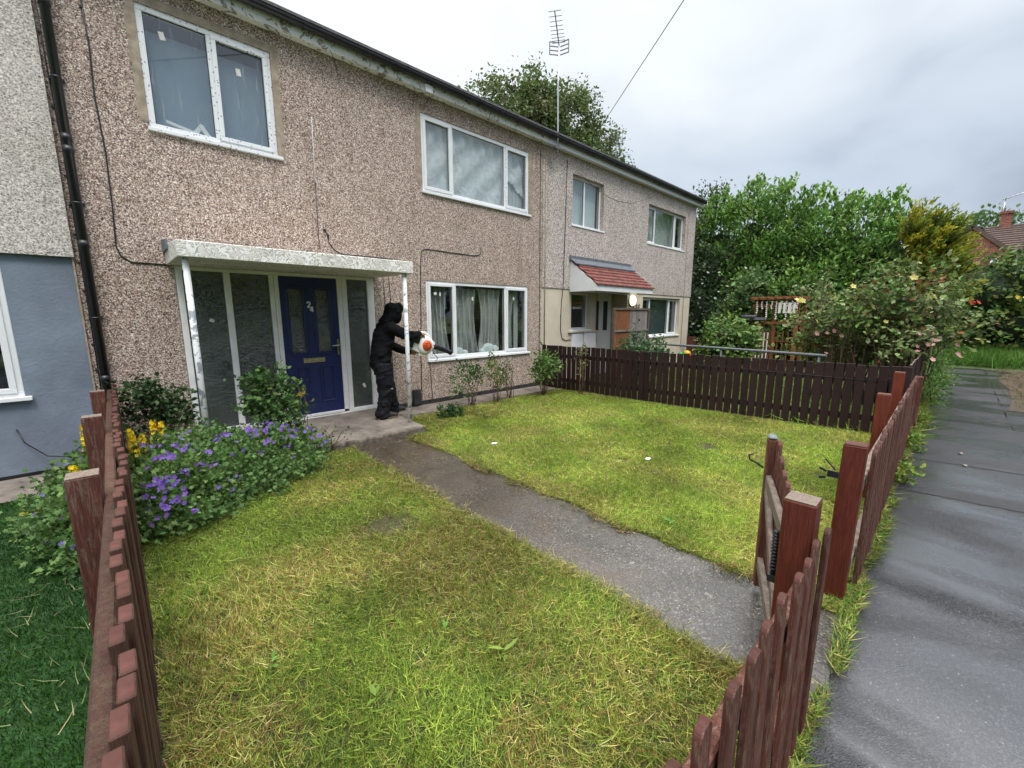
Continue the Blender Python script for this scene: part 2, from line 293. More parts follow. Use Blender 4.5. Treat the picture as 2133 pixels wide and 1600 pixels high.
# leaves and blades take the leaf's own colour from its attribute
def leafmat(name, rough=0.5, trans=0.28, spec=0.2):
    mt, t, b = newmat(name); out = t.nodes['Material Output']
    at = N(t, 'ShaderNodeAttribute'); at.attribute_name = 'Col'
    LK(t, at.outputs['Color'], b.inputs['Base Color']); b.inputs['Roughness'].default_value = rough; b.inputs['Specular IOR Level'].default_value = spec
    tl = N(t, 'ShaderNodeBsdfTranslucent'); LK(t, at.outputs['Color'], tl.inputs[0])
    mxs = N(t, 'ShaderNodeMixShader'); mxs.inputs[0].default_value = trans
    LK(t, b.outputs[0], mxs.inputs[1]); LK(t, tl.outputs[0], mxs.inputs[2]); LK(t, mxs.outputs[0], out.inputs[0])
leafmat('leaf'); leafmat('blade', 0.55, 0.3, 0.2); leafmat('petal', 0.6, 0.35, 0.2)
mt, t, b = newmat('lamp_glow'); b.inputs['Base Color'].default_value = (0.9, 0.85, 0.7, 1); b.inputs['Emission Color'].default_value = (1, 0.86, 0.50, 1); b.inputs['Emission Strength'].default_value = 2.2

# ------------------------------------------------------------------ geometry helpers
ORG = {}                                     # world origin of each root, so parts can be given in world coordinates
def tag(o, label=None, cat=None, group=None, kind=None):
    if label: o['label'] = label
    if cat: o['category'] = cat
    if group: o['group'] = group
    if kind: o['kind'] = kind
    return o
def thing(name, label, cat, loc=(0, 0, 0), group=None, rotz=0):
    o = bpy.data.objects.new(name, None); COL.objects.link(o); o.location = loc; o.rotation_euler = (0, 0, rotz); o.empty_display_size = 0.2
    ORG[o] = Vector(loc)
    return tag(o, label, cat, group)
class MB:
    def __init__(s): s.v = []; s.f = []; s.m = []; s.sm = []
    def add(s, vs, fs, mi=0, smooth=False):
        o = len(s.v); s.v += [tuple(x) for x in vs]
        for q in fs: s.f.append([i + o for i in q]); s.m.append(mi); s.sm.append(smooth)
    def box(s, x0, x1, y0, y1, z0, z1, mi=0):
        s.add([(x0, y0, z0), (x1, y0, z0), (x1, y1, z0), (x0, y1, z0), (x0, y0, z1), (x1, y0, z1), (x1, y1, z1), (x0, y1, z1)],
              [(0, 3, 2, 1), (4, 5, 6, 7), (0, 1, 5, 4), (1, 2, 6, 5), (2, 3, 7, 6), (3, 0, 4, 7)], mi)
    def quad(s, a, b_, c_, d, mi=0): s.add([a, b_, c_, d], [(0, 1, 2, 3)], mi)
    def bar(s, a, b_, w, h, up=(0, 0, 1), mi=0):
        a = Vector(a); b_ = Vector(b_); d = (b_ - a).normalized(); sd = d.cross(Vector(up))
        if sd.length < 1e-4: sd = d.cross(Vector((1, 0, 0)))
        sd.normalize(); u = sd.cross(d); vs = []
        for p in (a, b_):
            for sx, sy in ((-1, -1), (1, -1), (1, 1), (-1, 1)): vs.append(p + sd * (sx * w / 2) + u * (sy * h / 2))
        s.add(vs, [(0, 3, 2, 1), (4, 5, 6, 7), (0, 1, 5, 4), (1, 2, 6, 5), (2, 3, 7, 6), (3, 0, 4, 7)], mi)
    def tube(s, pts, r, n=8, mi=0, cap=True):
        pts = [Vector(p) for p in pts]; rs = r if isinstance(r, (list, tuple)) else [r] * len(pts); vs = []; ref = None
        for i, p in enumerate(pts):
            d = (pts[min(i + 1, len(pts) - 1)] - pts[max(i - 1, 0)]).normalized()
            if ref is None:
                ref = d.cross(Vector((0, 0, 1)))
                if ref.length < 1e-3: ref = d.cross(Vector((1, 0, 0)))
            ref = (ref - d * ref.dot(d)); ref.normalize(); b2 = d.cross(ref)
            for k in range(n):
                a = 2 * math.pi * k / n; vs.append(p + (ref * math.cos(a) + b2 * math.sin(a)) * rs[i])
        fs = []
        for i in range(len(pts) - 1):
            for k in range(n): fs.append((i * n + k, i * n + (k + 1) % n, (i + 1) * n + (k + 1) % n, (i + 1) * n + k))
        s.add(vs, fs, mi, True)
        if cap:
            o = len(s.v) - len(vs); s.f.append([o + k for k in range(n)][::-1]); s.m.append(mi); s.sm.append(False)
            s.f.append([o + (len(pts) - 1) * n + k for k in range(n)]); s.m.append(mi); s.sm.append(False)
    def prism(s, poly, axis, a0, a1, mi=0):
        """poly: 2-D outline in the plane across `axis` ('x': (y,z), 'y': (x,z), 'z': (x,y))"""
        def P(p, a): return {'x': (a, p[0], p[1]), 'y': (p[0], a, p[1]), 'z': (p[0], p[1], a)}[axis]
        n = len(poly); vs = [P(p, a0) for p in poly] + [P(p, a1) for p in poly]
        fs = [tuple(range(n)), tuple(range(2 * n - 1, n - 1, -1))] + [(k, k + n, (k + 1) % n + n, (k + 1) % n) for k in range(n)]
        s.add(vs, fs, mi)
    def lathe(s, prof, c_, n=14, mi=0):
        vs = []; fs = []
        for (r, z) in prof:
            for k in range(n): a = 2 * math.pi * k / n; vs.append((c_[0] + r * math.cos(a), c_[1] + r * math.sin(a), c_[2] + z))
        for i in range(len(prof) - 1):
            for k in range(n): fs.append((i * n + k, i * n + (k + 1) % n, (i + 1) * n + (k + 1) % n, (i + 1) * n + k))
        s.add(vs, fs, mi, True)
    def ball(s, c_, r, n=10, mi=0, sc=(1, 1, 1)):
        pr = [(r * math.sin(math.pi * i / 8), -r * math.cos(math.pi * i / 8)) for i in range(9)]
        o = len(s.v); s.lathe(pr, (0, 0, 0), n, mi)
        for i in range(o, len(s.v)): x, y, z = s.v[i]; s.v[i] = (c_[0] + x * sc[0], c_[1] + y * sc[1], c_[2] + z * sc[2])
    def build(s, name, mats, parent=None, bevel=0.0, label=None):
        if isinstance(mats, str): mats = [mats]
        me = bpy.data.meshes.new(name)
        root = parent
        while root is not None and root.parent is not None: root = root.parent
        off = ORG.get(root, Vector((0, 0, 0))); vs = [(x - off.x, y - off.y, z - off.z) for x, y, z in s.v]
        me.from_pydata(vs, [], s.f); me.update()
        for mname in mats: me.materials.append(MATS[mname])
        me.polygons.foreach_set('material_index', s.m); me.polygons.foreach_set('use_smooth', s.sm)
        bm = bmesh.new(); bm.from_mesh(me); bmesh.ops.recalc_face_normals(bm, faces=bm.faces)
        if bevel: bmesh.ops.bevel(bm, geom=[e_ for e_ in bm.edges if e_.is_manifold and e_.calc_face_angle(0) > 0.6], offset=bevel, segments=1, affect='EDGES')
        bm.to_mesh(me); bm.free()
        o = bpy.data.objects.new(name, me); COL.objects.link(o)
        if parent is not None: o.parent = parent
        if label: o['label'] = label
        return o
def copy_part(o, parent, loc, rot=None, scale=None):
    c_ = o.copy(); COL.objects.link(c_); c_.parent = parent; c_.location = loc
    if rot is not None: c_.rotation_euler = rot
    if scale is not None: c_.scale = scale
    return c_
def blank_mesh(name, V, F, cols, mat, parent=None, smooth=True):
    """big numpy mesh of equal polygons with a per-vertex own-colour attribute"""
    me = bpy.data.meshes.new(name); nv = len(V); nf, k = F.shape
    root = parent
    while root is not None and root.parent is not None: root = root.parent
    off = ORG.get(root, Vector((0, 0, 0))); V = V - np.array(off)
    me.vertices.add(nv); me.vertices.foreach_set('co', V.astype(np.float32).ravel())
    me.loops.add(nf * k); me.loops.foreach_set('vertex_index', F.astype(np.int32).ravel())
    me.polygons.add(nf); me.polygons.foreach_set('loop_start', np.arange(0, nf * k, k, dtype=np.int32))
    me.polygons.foreach_set('use_smooth', np.full(nf, smooth))
    me.update(calc_edges=True)
    if cols is not None:
        a = me.attributes.new('Col', 'FLOAT_COLOR', 'POINT'); cc = np.ones((nv, 4), np.float32); cc[:, :3] = cols; a.data.foreach_set('color', cc.ravel())
    me.materials.append(MATS[mat])
    o = bpy.data.objects.new(name, me); COL.objects.link(o)
    if parent is not None: o.parent = parent
    return o
def norm(a): return a / np.maximum(np.linalg.norm(a, axis=1, keepdims=True), 1e-9)
def frames(d, n):
    """rotation with columns (side, d, up) from the leaf axis d and a rough normal n"""
    d = norm(d); s = norm(np.cross(d, n)); u = np.cross(s, d)
    return np.stack([s, d, u], axis=2)
def scatter(tv, tf, pos, rot, scale, cols):
    n = len(pos); tv = np.asarray(tv, float); tf = np.asarray(tf); k = len(tv)
    sc = scale if scale.ndim == 2 else np.repeat(scale[:, None], 3, 1)
    V = np.einsum('nij,nkj->nki', rot, tv[None] * sc[:, None, :]) + pos[:, None, :]
    F = (tf[None] + (np.arange(n) * k)[:, None, None]).reshape(-1, tf.shape[1])
    return V.reshape(-1, 3), F, np.repeat(cols, k, axis=0)
def vnoise(p, scale, seed=0):
    p = np.asarray(p, float) * scale; i = np.floor(p).astype(np.int64); f = p - i; f = f * f * (3 - 2 * f); D_ = p.shape[1]; out = np.zeros(len(p))
    for c_ in range(2 ** D_):
        w = np.ones(len(p)); h = np.full(len(p), seed * 7919 + 12345, dtype=np.int64)
        for ax in range(D_):
            bit = (c_ >> ax) & 1; w *= f[:, ax] if bit else 1 - f[:, ax]
            h = (h * 31 + (i[:, ax] + bit) * (73856093, 19349663, 83492791)[ax]) & 0x7fffffff
        h = ((h ^ (h >> 13)) * 1274126177) & 0x7fffffff; out += w * (h / 0x7fffffff)
    return out
LEAF_V = [(0, 0, 0), (-.32, .35, .05), (-.27, .7, .03), (0, 1, -.08), (.27, .7, .03), (.32, .35, .05), (0, .5, -.02)]
LEAF_F = [(0, 6, 1), (1, 6, 2), (2, 6, 3), (3, 6, 4), (4, 6, 5), (5, 6, 0)]
SLIM_V = [(0, 0, 0), (-.13, .45, .03), (0, 1, -.06), (.13, .45, .03)]; SLIM_F = [(0, 3, 1), (1, 3, 2)]
DIA_V = [(0, 0, 0), (-.3, .5, .05), (0, 1, -.05), (.3, .5, .05)]; DIA_F = [(0, 3, 1), (1, 3, 2)]
PALM_V = [(0, 0.1, 0)] + [((0.62 if i % 2 == 0 else 0.34) * math.sin(a), 0.45 + (0.62 if i % 2 == 0 else 0.34) * math.cos(a), -0.05 * (i % 2 == 0)) for i, a in enumerate(np.linspace(-2.4, 2.4, 9))]
PALM_F = [(0, i + 1, i) for i in range(1, 9)]
BL_V = [(-.5, 0, 0), (.5, 0, 0), (-.36, .5, .04), (.36, .5, .04), (0, 1, .22)]; BL_F = [(0, 1, 3), (0, 3, 2), (2, 3, 4)]
def palette(n, cols, jitter=0.18, w=None, rng=RNG):
    cols = np.array(cols); idx = rng.choice(len(cols), n, p=w); c_ = cols[idx] * (1 + rng.normal(0, jitter, (n, 1))) * (1 + rng.normal(0, 0.06, (n, 3)))
    return np.clip(c_, 0.002, 1)
def crown(name, parent, blobs, n, size, cols, w=None, tmpl='leaf', cluster=40, sigma=0.16, up=0.3, droop=0.0, gap=0.0, seed=1, shell=0.55, jitter=0.22, mat='leaf', aspect=1.0):
    """foliage: clumps of leaf-sized faces spread through the blobs' volume; leaf colours differ by clump and leaf"""
    rng = np.random.default_rng(seed); tv, tf = {'leaf': (LEAF_V, LEAF_F), 'slim': (SLIM_V, SLIM_F), 'dia': (DIA_V, DIA_F), 'palm': (PALM_V, PALM_F)}[tmpl]
    bl = [(np.array(c_), np.array(r)) for c_, r in blobs]; vol = np.array([r.prod() for _, r in bl]); nc = max(1, n // cluster)
    which = rng.choice(len(bl), nc, p=vol / vol.sum()); d = norm(rng.normal(size=(nc, 3))); rad = shell + (1 - shell) * rng.random(nc) ** 0.7
    rad *= 1 + rng.normal(0, .07, nc)
    C0 = np.array([b_[0] for b_ in bl])[which]; RR = np.array([b_[1] for b_ in bl])[which]; cen = C0 + d * RR * rad[:, None]
    if gap: keep = vnoise(cen, 1.6 / max(0.25, RR.mean()) * 2, seed) > gap; cen, d, C0, RR = cen[keep], d[keep], C0[keep], RR[keep]
    cen[:, 2] = np.maximum(cen[:, 2], 0.03); nc = len(cen)
    ci = rng.integers(0, nc, n); pos = cen[ci] + rng.normal(size=(n, 3)) * sigma; pos[:, 2] = np.maximum(pos[:, 2], 0.015)
    out = norm((pos - C0[ci]) / RR[ci]); dirs = out * 0.7 + rng.normal(size=(n, 3)) * 0.6 + np.array([0, 0, up - droop]); nrm = out * 0.6 + np.array([0, 0, 0.9]) + rng.normal(size=(n, 3)) * 0.45
    base = palette(nc, cols, jitter * 0.8, w, rng)[ci]; own = palette(n, cols, jitter, w, rng); c_ = base * 0.6 + own * 0.4
    sc = size * rng.uniform(0.6, 1.25, n); sc3 = np.stack([sc * aspect, sc, sc], 1)
    V, F, K = scatter(tv, tf, pos, frames(dirs, nrm), sc3, c_)
    return blank_mesh(name, V, F, K, mat, parent, False), cen
def stems(parent, base, tips, mat, r0=0.008, r1=0.003, name='stem', wob=0.06, spread=0.05, seed=3):
    rng = random.Random(seed); mb = MB()
    for t_ in tips:
        a = Vector(base) + Vector((rng.uniform(-spread, spread), rng.uniform(-spread, spread), 0)); b_ = Vector(t_); p = [a]
        for q in (0.35, 0.7): p.append(a.lerp(b_, q) + Vector((rng.uniform(-wob, wob), rng.uniform(-wob, wob), wob * (1 - q))))
        p.append(b_); mb.tube(p, [r0, r0 * .8, (r0 + r1) / 2, r1], 5)
    return mb.build(name, mat, parent)

# ------------------------------------------------------------------ ground
Y0 = 6.35                                    # plane of the house fronts
def sheet(name, x0, x1, y0, y1, z, mat, nx=1, ny=1, wob=0.0, zw=0.0, seed=0):
    xs = np.linspace(x0, x1, nx + 1); ys = np.linspace(y0, y1, ny + 1); rng = np.random.default_rng(seed); mb = MB(); vs = []
    for j, y in enumerate(ys):
        for i, x in enumerate(xs):
            ex = wob * rng.normal() if i in (0, nx) else 0; ey = wob * rng.normal() if j in (0, ny) else 0
            vs.append((x + ex, y + ey, z + zw * rng.normal()))
    mb.add(vs, [(j * (nx + 1) + i, j * (nx + 1) + i + 1, (j + 1) * (nx + 1) + i + 1, (j + 1) * (nx + 1) + i) for j in range(ny) for i in range(nx)], 0, True)
    return tag(mb.build(name, mat), kind='structure')
sheet('ground', -400, 600, -400, 600, -0.12, 'far_ground')
sheet('footpath', -6, 18.9, -0.74, 0.215, -0.012, 'wet_tarmac', 90, 1, 0.008)
for xs_, w_ in ((5.35, .012), (6.62, .014), (9.4, .012), (12.6, .015)):
    mb = MB(); n_ = 24; rg_ = np.random.default_rng(int(xs_ * 10)); vs = []
    for i in range(n_ + 1): q = -0.73 + 0.93 * i / n_; o_ = rg_.normal(0, .006) - .12 * (i / n_); vs += [(xs_ + o_ - w_ * rg_.uniform(.5, 1.2), q, -0.0085), (xs_ + o_ + w_ * rg_.uniform(.5, 1.2), q, -0.0085)]
    mb.add(vs, [(2 * i, 2 * i + 1, 2 * i + 3, 2 * i + 2) for i in range(n_)]); tag(mb.build('footpath_seam', 'seam'), kind='structure')
sheet('road', -6, 30, -6.5, -0.745, -0.022, 'wet_tarmac', 90, 1, 0.01)
sheet('lawn', -0.06, 1.93, 0.2, 6.34, -0.004, 'lawn_soil', 16, 40, 0.01, 0.006)
sheet('lawn', 2.68, 7.2, 0.2, 6.34, -0.004, 'lawn_soil', 30, 40, 0.01, 0.006, 1)
sheet('garden_path', 1.92, 2.69, 0.20, 4.95, 0.0, 'path_concrete', 6, 40, 0.006, 0.0, 2)
sheet('neighbour_garden', 7.2, 18.0, 0.26, 14, -0.02, 'lawn_soil', 6, 6)
sheet('artificial_turf', -9, -0.07, 0.1, 5.55, -0.006, 'turf_base', 6, 6, 0, 0)
sheet('concrete_strip', -9, -0.12, 5.55, 6.31, 0.004, 'concrete_step', 12, 2, 0.01)
def bank():
    mb = MB(); xs = [18.85, 19.3, 20, 21, 22.5, 24, 60]; zs = [-0.03, 0.03, 0.15, 0.32, 0.55, 0.7, 2.6]
    for i in range(len(xs) - 1): mb.quad((xs[i], -30, zs[i]), (xs[i + 1], -30, zs[i + 1]), (xs[i + 1], 30, zs[i + 1]), (xs[i], 30, zs[i]))
    tag(mb.build('bank', 'far_ground'), kind='structure')
bank()
mb = MB()
pts = [(-0.0, -0.80), (1.4, -0.92), (3.2, -0.98), (5.0, -0.9), (6.2, -1.05), (7.4, -1.3), (7.4, -3), (0, -3)]
mb.add([(11 + x, y, -0.016) for x, y in pts], [tuple(range(8))]); tag(mb.build('mulch_patch', 'mulch'), kind='structure')
# step platform and apron along the wall
def slab(name, x0, x1, y0, y1, zf, zb, n, seed):
    rng = np.random.default_rng(seed); mb = MB(); xs = np.linspace(x0, x1, n + 1); vs = []
    for x in xs:
        j = rng.normal(0, 0.012); k_ = rng.normal(0, 0.006)
        vs += [(x, y0 + j - 0.01, -0.05), (x, y0 + j, zf - 0.02 + k_), (x, y0 + j + 0.02, zf + k_), (x, y1, zb)]
    for i in range(n):
        a, b_ = i * 4, i * 4 + 4
        mb.add([], []); 
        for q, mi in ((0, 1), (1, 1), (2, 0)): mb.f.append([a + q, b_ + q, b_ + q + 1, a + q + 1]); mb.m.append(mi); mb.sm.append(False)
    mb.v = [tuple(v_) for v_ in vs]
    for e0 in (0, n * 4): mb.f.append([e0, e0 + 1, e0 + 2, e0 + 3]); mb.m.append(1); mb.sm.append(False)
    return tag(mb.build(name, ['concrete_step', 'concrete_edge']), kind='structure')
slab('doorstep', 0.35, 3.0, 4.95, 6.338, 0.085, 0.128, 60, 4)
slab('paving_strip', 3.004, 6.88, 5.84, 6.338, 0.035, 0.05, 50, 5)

# ------------------------------------------------------------------ houses
def wall_front(mb, x0, x1, z0, z1, holes, y, depth=0.22, mi=0):
    xs = sorted({x0, x1} | {h[0] for h in holes} | {h[1] for h in holes}); zs = sorted({z0, z1} | {h[2] for h in holes} | {h[3] for h in holes})
    for i in range(len(xs) - 1):
        for j in range(len(zs) - 1):
            cx_, cz_ = (xs[i] + xs[i + 1]) / 2, (zs[j] + zs[j + 1]) / 2
            if any(h[0] < cx_ < h[1] and h[2] < cz_ < h[3] for h in holes): continue
            mb.quad((xs[i], y, zs[j]), (xs[i + 1], y, zs[j]), (xs[i + 1], y, zs[j + 1]), (xs[i], y, zs[j + 1]), mi)
    for a, b_, c_, d in holes:
        mb.quad((a, y, c_), (a, y + depth, c_), (a, y + depth, d), (a, y, d), mi); mb.quad((b_, y, c_), (b_, y + depth, c_), (b_, y + depth, d), (b_, y, d), mi)
        mb.quad((a, y, d), (a, y + depth, d), (b_, y + depth, d), (b_, y, d), mi); mb.quad((a, y, c_), (a, y + depth, c_), (b_, y + depth, c_), (b_, y, c_), mi)
def shell(mb, x0, x1, z0, z1, y0, y1, mi=0):
    mb.quad((x0, y0, z0), (x0, y1, z0), (x0, y1, z1), (x0, y0, z1), mi); mb.quad((x1, y0, z0), (x1, y1, z0), (x1, y1, z1), (x1, y0, z1), mi)
    mb.quad((x0, y1, z0), (x1, y1, z0), (x1, y1, z1), (x0, y1, z1), mi)
def frame_bars(mb, x0, x1, z0, z1, w, y0, y1):
    mb.box(x0, x1, y0, y1, z0, z0 + w); mb.box(x0, x1, y0, y1, z1 - w, z1); mb.box(x0, x0 + w, y0, y1, z0 + w, z1 - w); mb.box(x1 - w, x1, y0, y1, z0 + w, z1 - w)
def window(house, x0, x1, z0, z1, y, mulls, sashes, mat='white_plastic', gl='glass', w=0.055, sill=True, sill_w=0.05, sash_w=0.05):
    """mulls: x positions of mullion centres; sashes: indices of the lights that have an opening casement"""
    mb = MB(); frame_bars(mb, x0, x1, z0, z1, w, y, y + 0.07)
    for mx_ in mulls: mb.box(mx_ - w / 2, mx_ + w / 2, y + 0.001, y + 0.069, z0 + w, z1 - w)
    fr_ = mb.build('window', mat, house, bevel=0.004)
    edges = [x0 + w / 2] + mulls + [x1 - w / 2]
    for i in range(len(edges) - 1):
        a, b_ = edges[i] + w / 2, edges[i + 1] - w / 2; c_, d = z0 + w, z1 - w
        if i in sashes:
            s = MB(); frame_bars(s, a - 0.018, b_ + 0.018, c_ - 0.018, d + 0.018, sash_w, y - 0.016, y + 0.05); s.build('sash', 'filmed_plastic' if i == 2 and x0 == 3.965 and z0 > 3 else mat, fr_, bevel=0.004)
            a += sash_w - 0.018; b_ -= sash_w - 0.018; c_ += sash_w - 0.018; d -= sash_w - 0.018
        p = MB(); p.box(a, b_, y + 0.024, y + 0.030, c_, d); p.build('pane', gl, fr_)
        q = MB(); g = 0.007
        q.box(a, b_, y + 0.016, y + 0.023, d - g, d); q.box(a, a + g, y + 0.016, y + 0.023, c_, d - g); q.box(b_ - g, b_, y + 0.016, y + 0.023, c_, d - g); q.build('gasket', 'black_plastic', fr_)
    if sill:
        s = MB(); s.box(x0 - 0.015, x1 + 0.05, y - sill_w, y - 0.004, z0 - 0.035, z0 + 0.006); s.build('sill', mat, fr_, bevel=0.004)
    return fr_
def paper_bit(parent, x, z, y, w, h, tilt=0.0):
    mb = MB(); c_, s = math.cos(tilt), math.sin(tilt); P = [(-w, -h), (w, -h), (w, h), (-w, h)]
    mb.prism([(x + (a * c_ - b_ * s) / 2, z + (a * s + b_ * c_) / 2) for a, b_ in P], 'y', y, y + 0.002); return mb.build('sticker', 'paper', parent)
def tile_roof(house, x0, x1, z_e, y_e, pitch, run, mat='roof_grey', zoff=0.0):
    mb = MB(); tp = math.tan(R(pitch)); rows = 11; stp = run / rows
    for i in range(rows):
        a, b_ = y_e + i * stp, y_e + (i + 1) * stp + 0.04; za, zb = z_e + i * stp * tp + zoff, z_e + (i + 1) * stp * tp + zoff
        mb.prism([(a, za), (b_, zb - 0.012), (b_, zb + 0.02), (a, za + 0.035)], 'x', x0 + 0.002 * (i % 2), x1 - 0.002 * (i % 2))
    zr = z_e + run * tp; mb.prism([(y_e + run + 0.05, zr + 0.02), (y_e + 2 * run, z_e), (y_e + 2 * run, z_e - 0.05), (y_e + run + 0.05, zr - 0.05)], 'x', x0, x1)
    return mb.build('roof', mat, house)
def eaves(house, x0, x1, gmat='gutter_black', fmat='fascia_paint', zt=5.13):
    mb = MB(); mb.box(x0, x1, 6.195, 6.22, zt - 0.008, zt + 0.17); f = mb.build('fascia', fmat, house)
    mb = MB(); mb.box(x0, x1, 6.22, Y0 + 0.03, zt + 0.012, zt + 0.03); mb.build('soffit', fmat, house)
    gy, gz, gr = 6.135, zt + 0.145, 0.060
    mb = MB(); prof = [(math.cos(a) * gr, math.sin(a) * gr) for a in np.linspace(math.pi, 2 * math.pi, 9)]
    poly = [(gy + p[0], gz + p[1]) for p in prof] + [(gy + p[0] * .9, gz + 0.002 + p[1] * .9) for p in prof[::-1]]
    mb.prism(poly, 'x', x0, x1); pr2 = [(gy + p[0] * 1.14, gz + p[1] * 1.14) for p in prof]
    x = x0 + 0.5
    while x < x1:
        mb.prism(pr2, 'x', x, x + 0.035); x += 0.95
        if int(x * 7) % 3 == 0: mb.prism([(p[0] * .0 + gy + p[0] * 1.02, p[1]) if False else p for p in pr2], 'x', x + 0.3, x + 0.42)
    mb.build('gutter', gmat, house); return f
def cable(house, pts, r=0.006, mat='black_plastic', clips=False, name='cable'):
    mb = MB(); mb.tube(pts, r, 6)
    if clips:
        for a, b_ in zip(pts[:-1], pts[1:]):
            a, b_ = Vector(a), Vector(b_); n_ = int((b_ - a).length / 0.28)
            for i in range(1, n_): p = a.lerp(b_, i / n_); mb.box(p.x - 0.022, p.x + 0.004, p.y - 0.008, p.y + 0.006, p.z - 0.008, p.z + 0.008)
    return mb.build(name, mat, house)

# ---- the brown pebbledash house in the middle
H = thing('terraced_house', 'brown pebbledash house with blue front door under a flat porch canopy', 'house', (3.3, 8, 0))
W1, W2, W3 = (0.52, 1.80, 3.665, 4.895), (3.965, 6.485, 3.665, 4.865), (3.96, 6.475, 0.835, 2.215)
PORCH = (0.57, 3.02, 0.128, 2.20)
mb = MB(); wall_front(mb, -0.25, 6.90, 0.125, 5.2, [W1, W2, W3, PORCH], Y0, 0.2); shell(mb, -0.25, 6.90, -0.1, 5.2, Y0, 14.3)
mb.build('wall', 'pebbledash_brown', H)
mb = MB(); mb.box(-0.25, 0.565, 6.362, 6.45, -0.1, 0.125); mb.build('plinth', 'plinth_brick', H)
mb = MB(); mb.box(3.03, 6.90, 6.362, 6.45, -0.1, 0.125)
rg = random.Random(2)
for i in range(17): x = 3.06 + i * 0.226; mb.box(x, x + 0.215, 6.352 - rg.uniform(0, 0.006), 6.364, 0.052, 0.117)
mb.build('plinth', 'plinth_brick', H)
tile_roof(H, -0.25, 6.90, 5.295, 6.085, 24, 4.2); eaves(H, -0.25, 6.905)
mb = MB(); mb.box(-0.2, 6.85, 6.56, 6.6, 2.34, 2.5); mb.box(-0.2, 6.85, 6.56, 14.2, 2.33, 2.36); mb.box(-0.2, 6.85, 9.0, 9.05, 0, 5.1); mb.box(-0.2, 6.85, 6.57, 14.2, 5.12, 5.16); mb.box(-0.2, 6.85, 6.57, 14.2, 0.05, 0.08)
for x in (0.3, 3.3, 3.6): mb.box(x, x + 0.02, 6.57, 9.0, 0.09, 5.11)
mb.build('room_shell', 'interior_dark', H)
# cement repair bands beside the replaced windows
def patch(x0, x1, z0, z1, seed, side):
    rng = np.random.default_rng(seed); mb = MB(); zs = np.linspace(z0, z1, 26); w_ = rng.normal(0, 0.014, 26)
    for i in range(25):
        a0, a1 = (x0, x0) if side > 0 else (x0 + w_[i], x0 + w_[i + 1]); b0, b1 = (x1 + w_[i], x1 + w_[i + 1]) if side > 0 else (x1, x1)
        mb.quad((a0, Y0 - 0.004, zs[i]), (b0, Y0 - 0.004, zs[i]), (b1, Y0 - 0.004, zs[i + 1]), (a1, Y0 - 0.004, zs[i + 1]))
    mb.build('cement_patch', 'cement_patch', H)
patch(0.435, 0.519, 3.72, 4.99, 1, -1); patch(1.801, 1.885, 3.66, 4.99, 2, 1); patch(3.87, 3.964, 3.75, 4.95, 3, -1); patch(6.486, 6.60, 3.66, 4.95, 4, 1); patch(6.476, 6.53, 0.8, 1.35, 5, 1)
mb = MB(); mb.box(0.519, 1.801, Y0 - 0.004, Y0 - 0.001, 4.896, 4.985); mb.build('cement_patch', 'cement_patch', H)
w1 = window(H, *W1, Y0 + 0.012, [1.165], [1], mat='filmed_plastic', gl='glass_wet', w=0.06)
for s_ in (((0.73, 4.66), 0.2), ((1.44, 4.55), 0.1)): paper_bit(w1, s_[0][0], s_[0][1], Y0 + 0.033, 0.05, 0.08, s_[1])
mb = MB(); mb.box(0.55, 1.78, Y0 + 0.16, Y0 + 0.18, 3.68, 4.72); mb.build('blind', 'blind_blue', w1)
mb = MB(); mb.bar((0.68, Y0 + 0.09, 3.80), (0.96, Y0 + 0.09, 3.74), 0.03, 0.03); mb.bar((0.94, Y0 + 0.085, 3.74), (1.02, Y0 + 0.085, 3.85), 0.03, 0.045); mb.bar((1.0, Y0 + 0.08, 3.84), (1.08, Y0 + 0.08, 3.72), 0.03, 0.045); mb.build('offcut', 'white_plastic', w1)
w2 = window(H, *W2, Y0 + 0.012, [4.575, 5.835], [0, 2], w=0.06)
mb = MB(); rg = random.Random(4)                 # hung polythene, creased
nx, nz_ = 60, 26; vs = []
for j in range(nz_ + 1):
    for i in range(nx + 1):
        x = 4.0 + 2.45 * i / nx; z = 3.70 + 1.12 * j / nz_
        fy = 0.028 * math.sin(i * 1.1 + j * 0.25) * (j / nz_) ** 1.5 + 0.016 * math.sin(i * 0.45 - j * 0.5) + rg.uniform(-.008, .008)
        vs.append((x, Y0 + 0.13 + fy, z))
fs = [(j * (nx + 1) + i, j * (nx + 1) + i + 1, (j + 1) * (nx + 1) + i + 1, (j + 1) * (nx + 1) + i) for j in range(nz_) for i in range(nx) if not (i > 48 and j < 10 - (i - 54) * 0.6)]
mb.add(vs, fs, 0, True); mb.build('polythene_sheet', 'polythene', w2)
mb = MB(); mb.box(3.98, 5.86, Y0 + 0.185, Y0 + 0.197, 3.67, 4.86); rg = random.Random(8)
for j in range(5):
    for i in range(5): x = 4.0 + i * 0.37 + (0.18 if j % 2 else 0); mb.box(x, min(x + 0.35, 5.85), Y0 + 0.178, Y0 + 0.186, 3.68 + j * 0.235, 3.68 + j * 0.235 + 0.215)
mb.build('blockwork', 'block_pale', w2)
mb = MB(); mb.box(5.87, 6.46, Y0 + 0.185, Y0 + 0.195, 3.68, 4.85)
for i in range(6): mb.box(5.88 + i * 0.1, 5.955 + i * 0.1, Y0 + 0.172, Y0 + 0.18, 3.69, 4.3)
mb.build('blind', 'interior_grey', w2)
w3 = window(H, *W3, Y0 + 0.012, [4.575, 5.835], [0, 2], w=0.06)
for a in ((4.17, 2.0, .06, .045, .2), (4.27, 1.99, .03, .06, 0), (5.0, 1.93, .035, .07, .05), (6.08, 1.96, .03, .07, 0)): paper_bit(w3, a[0], a[1], Y0 + 0.033, a[2], a[3], a[4])
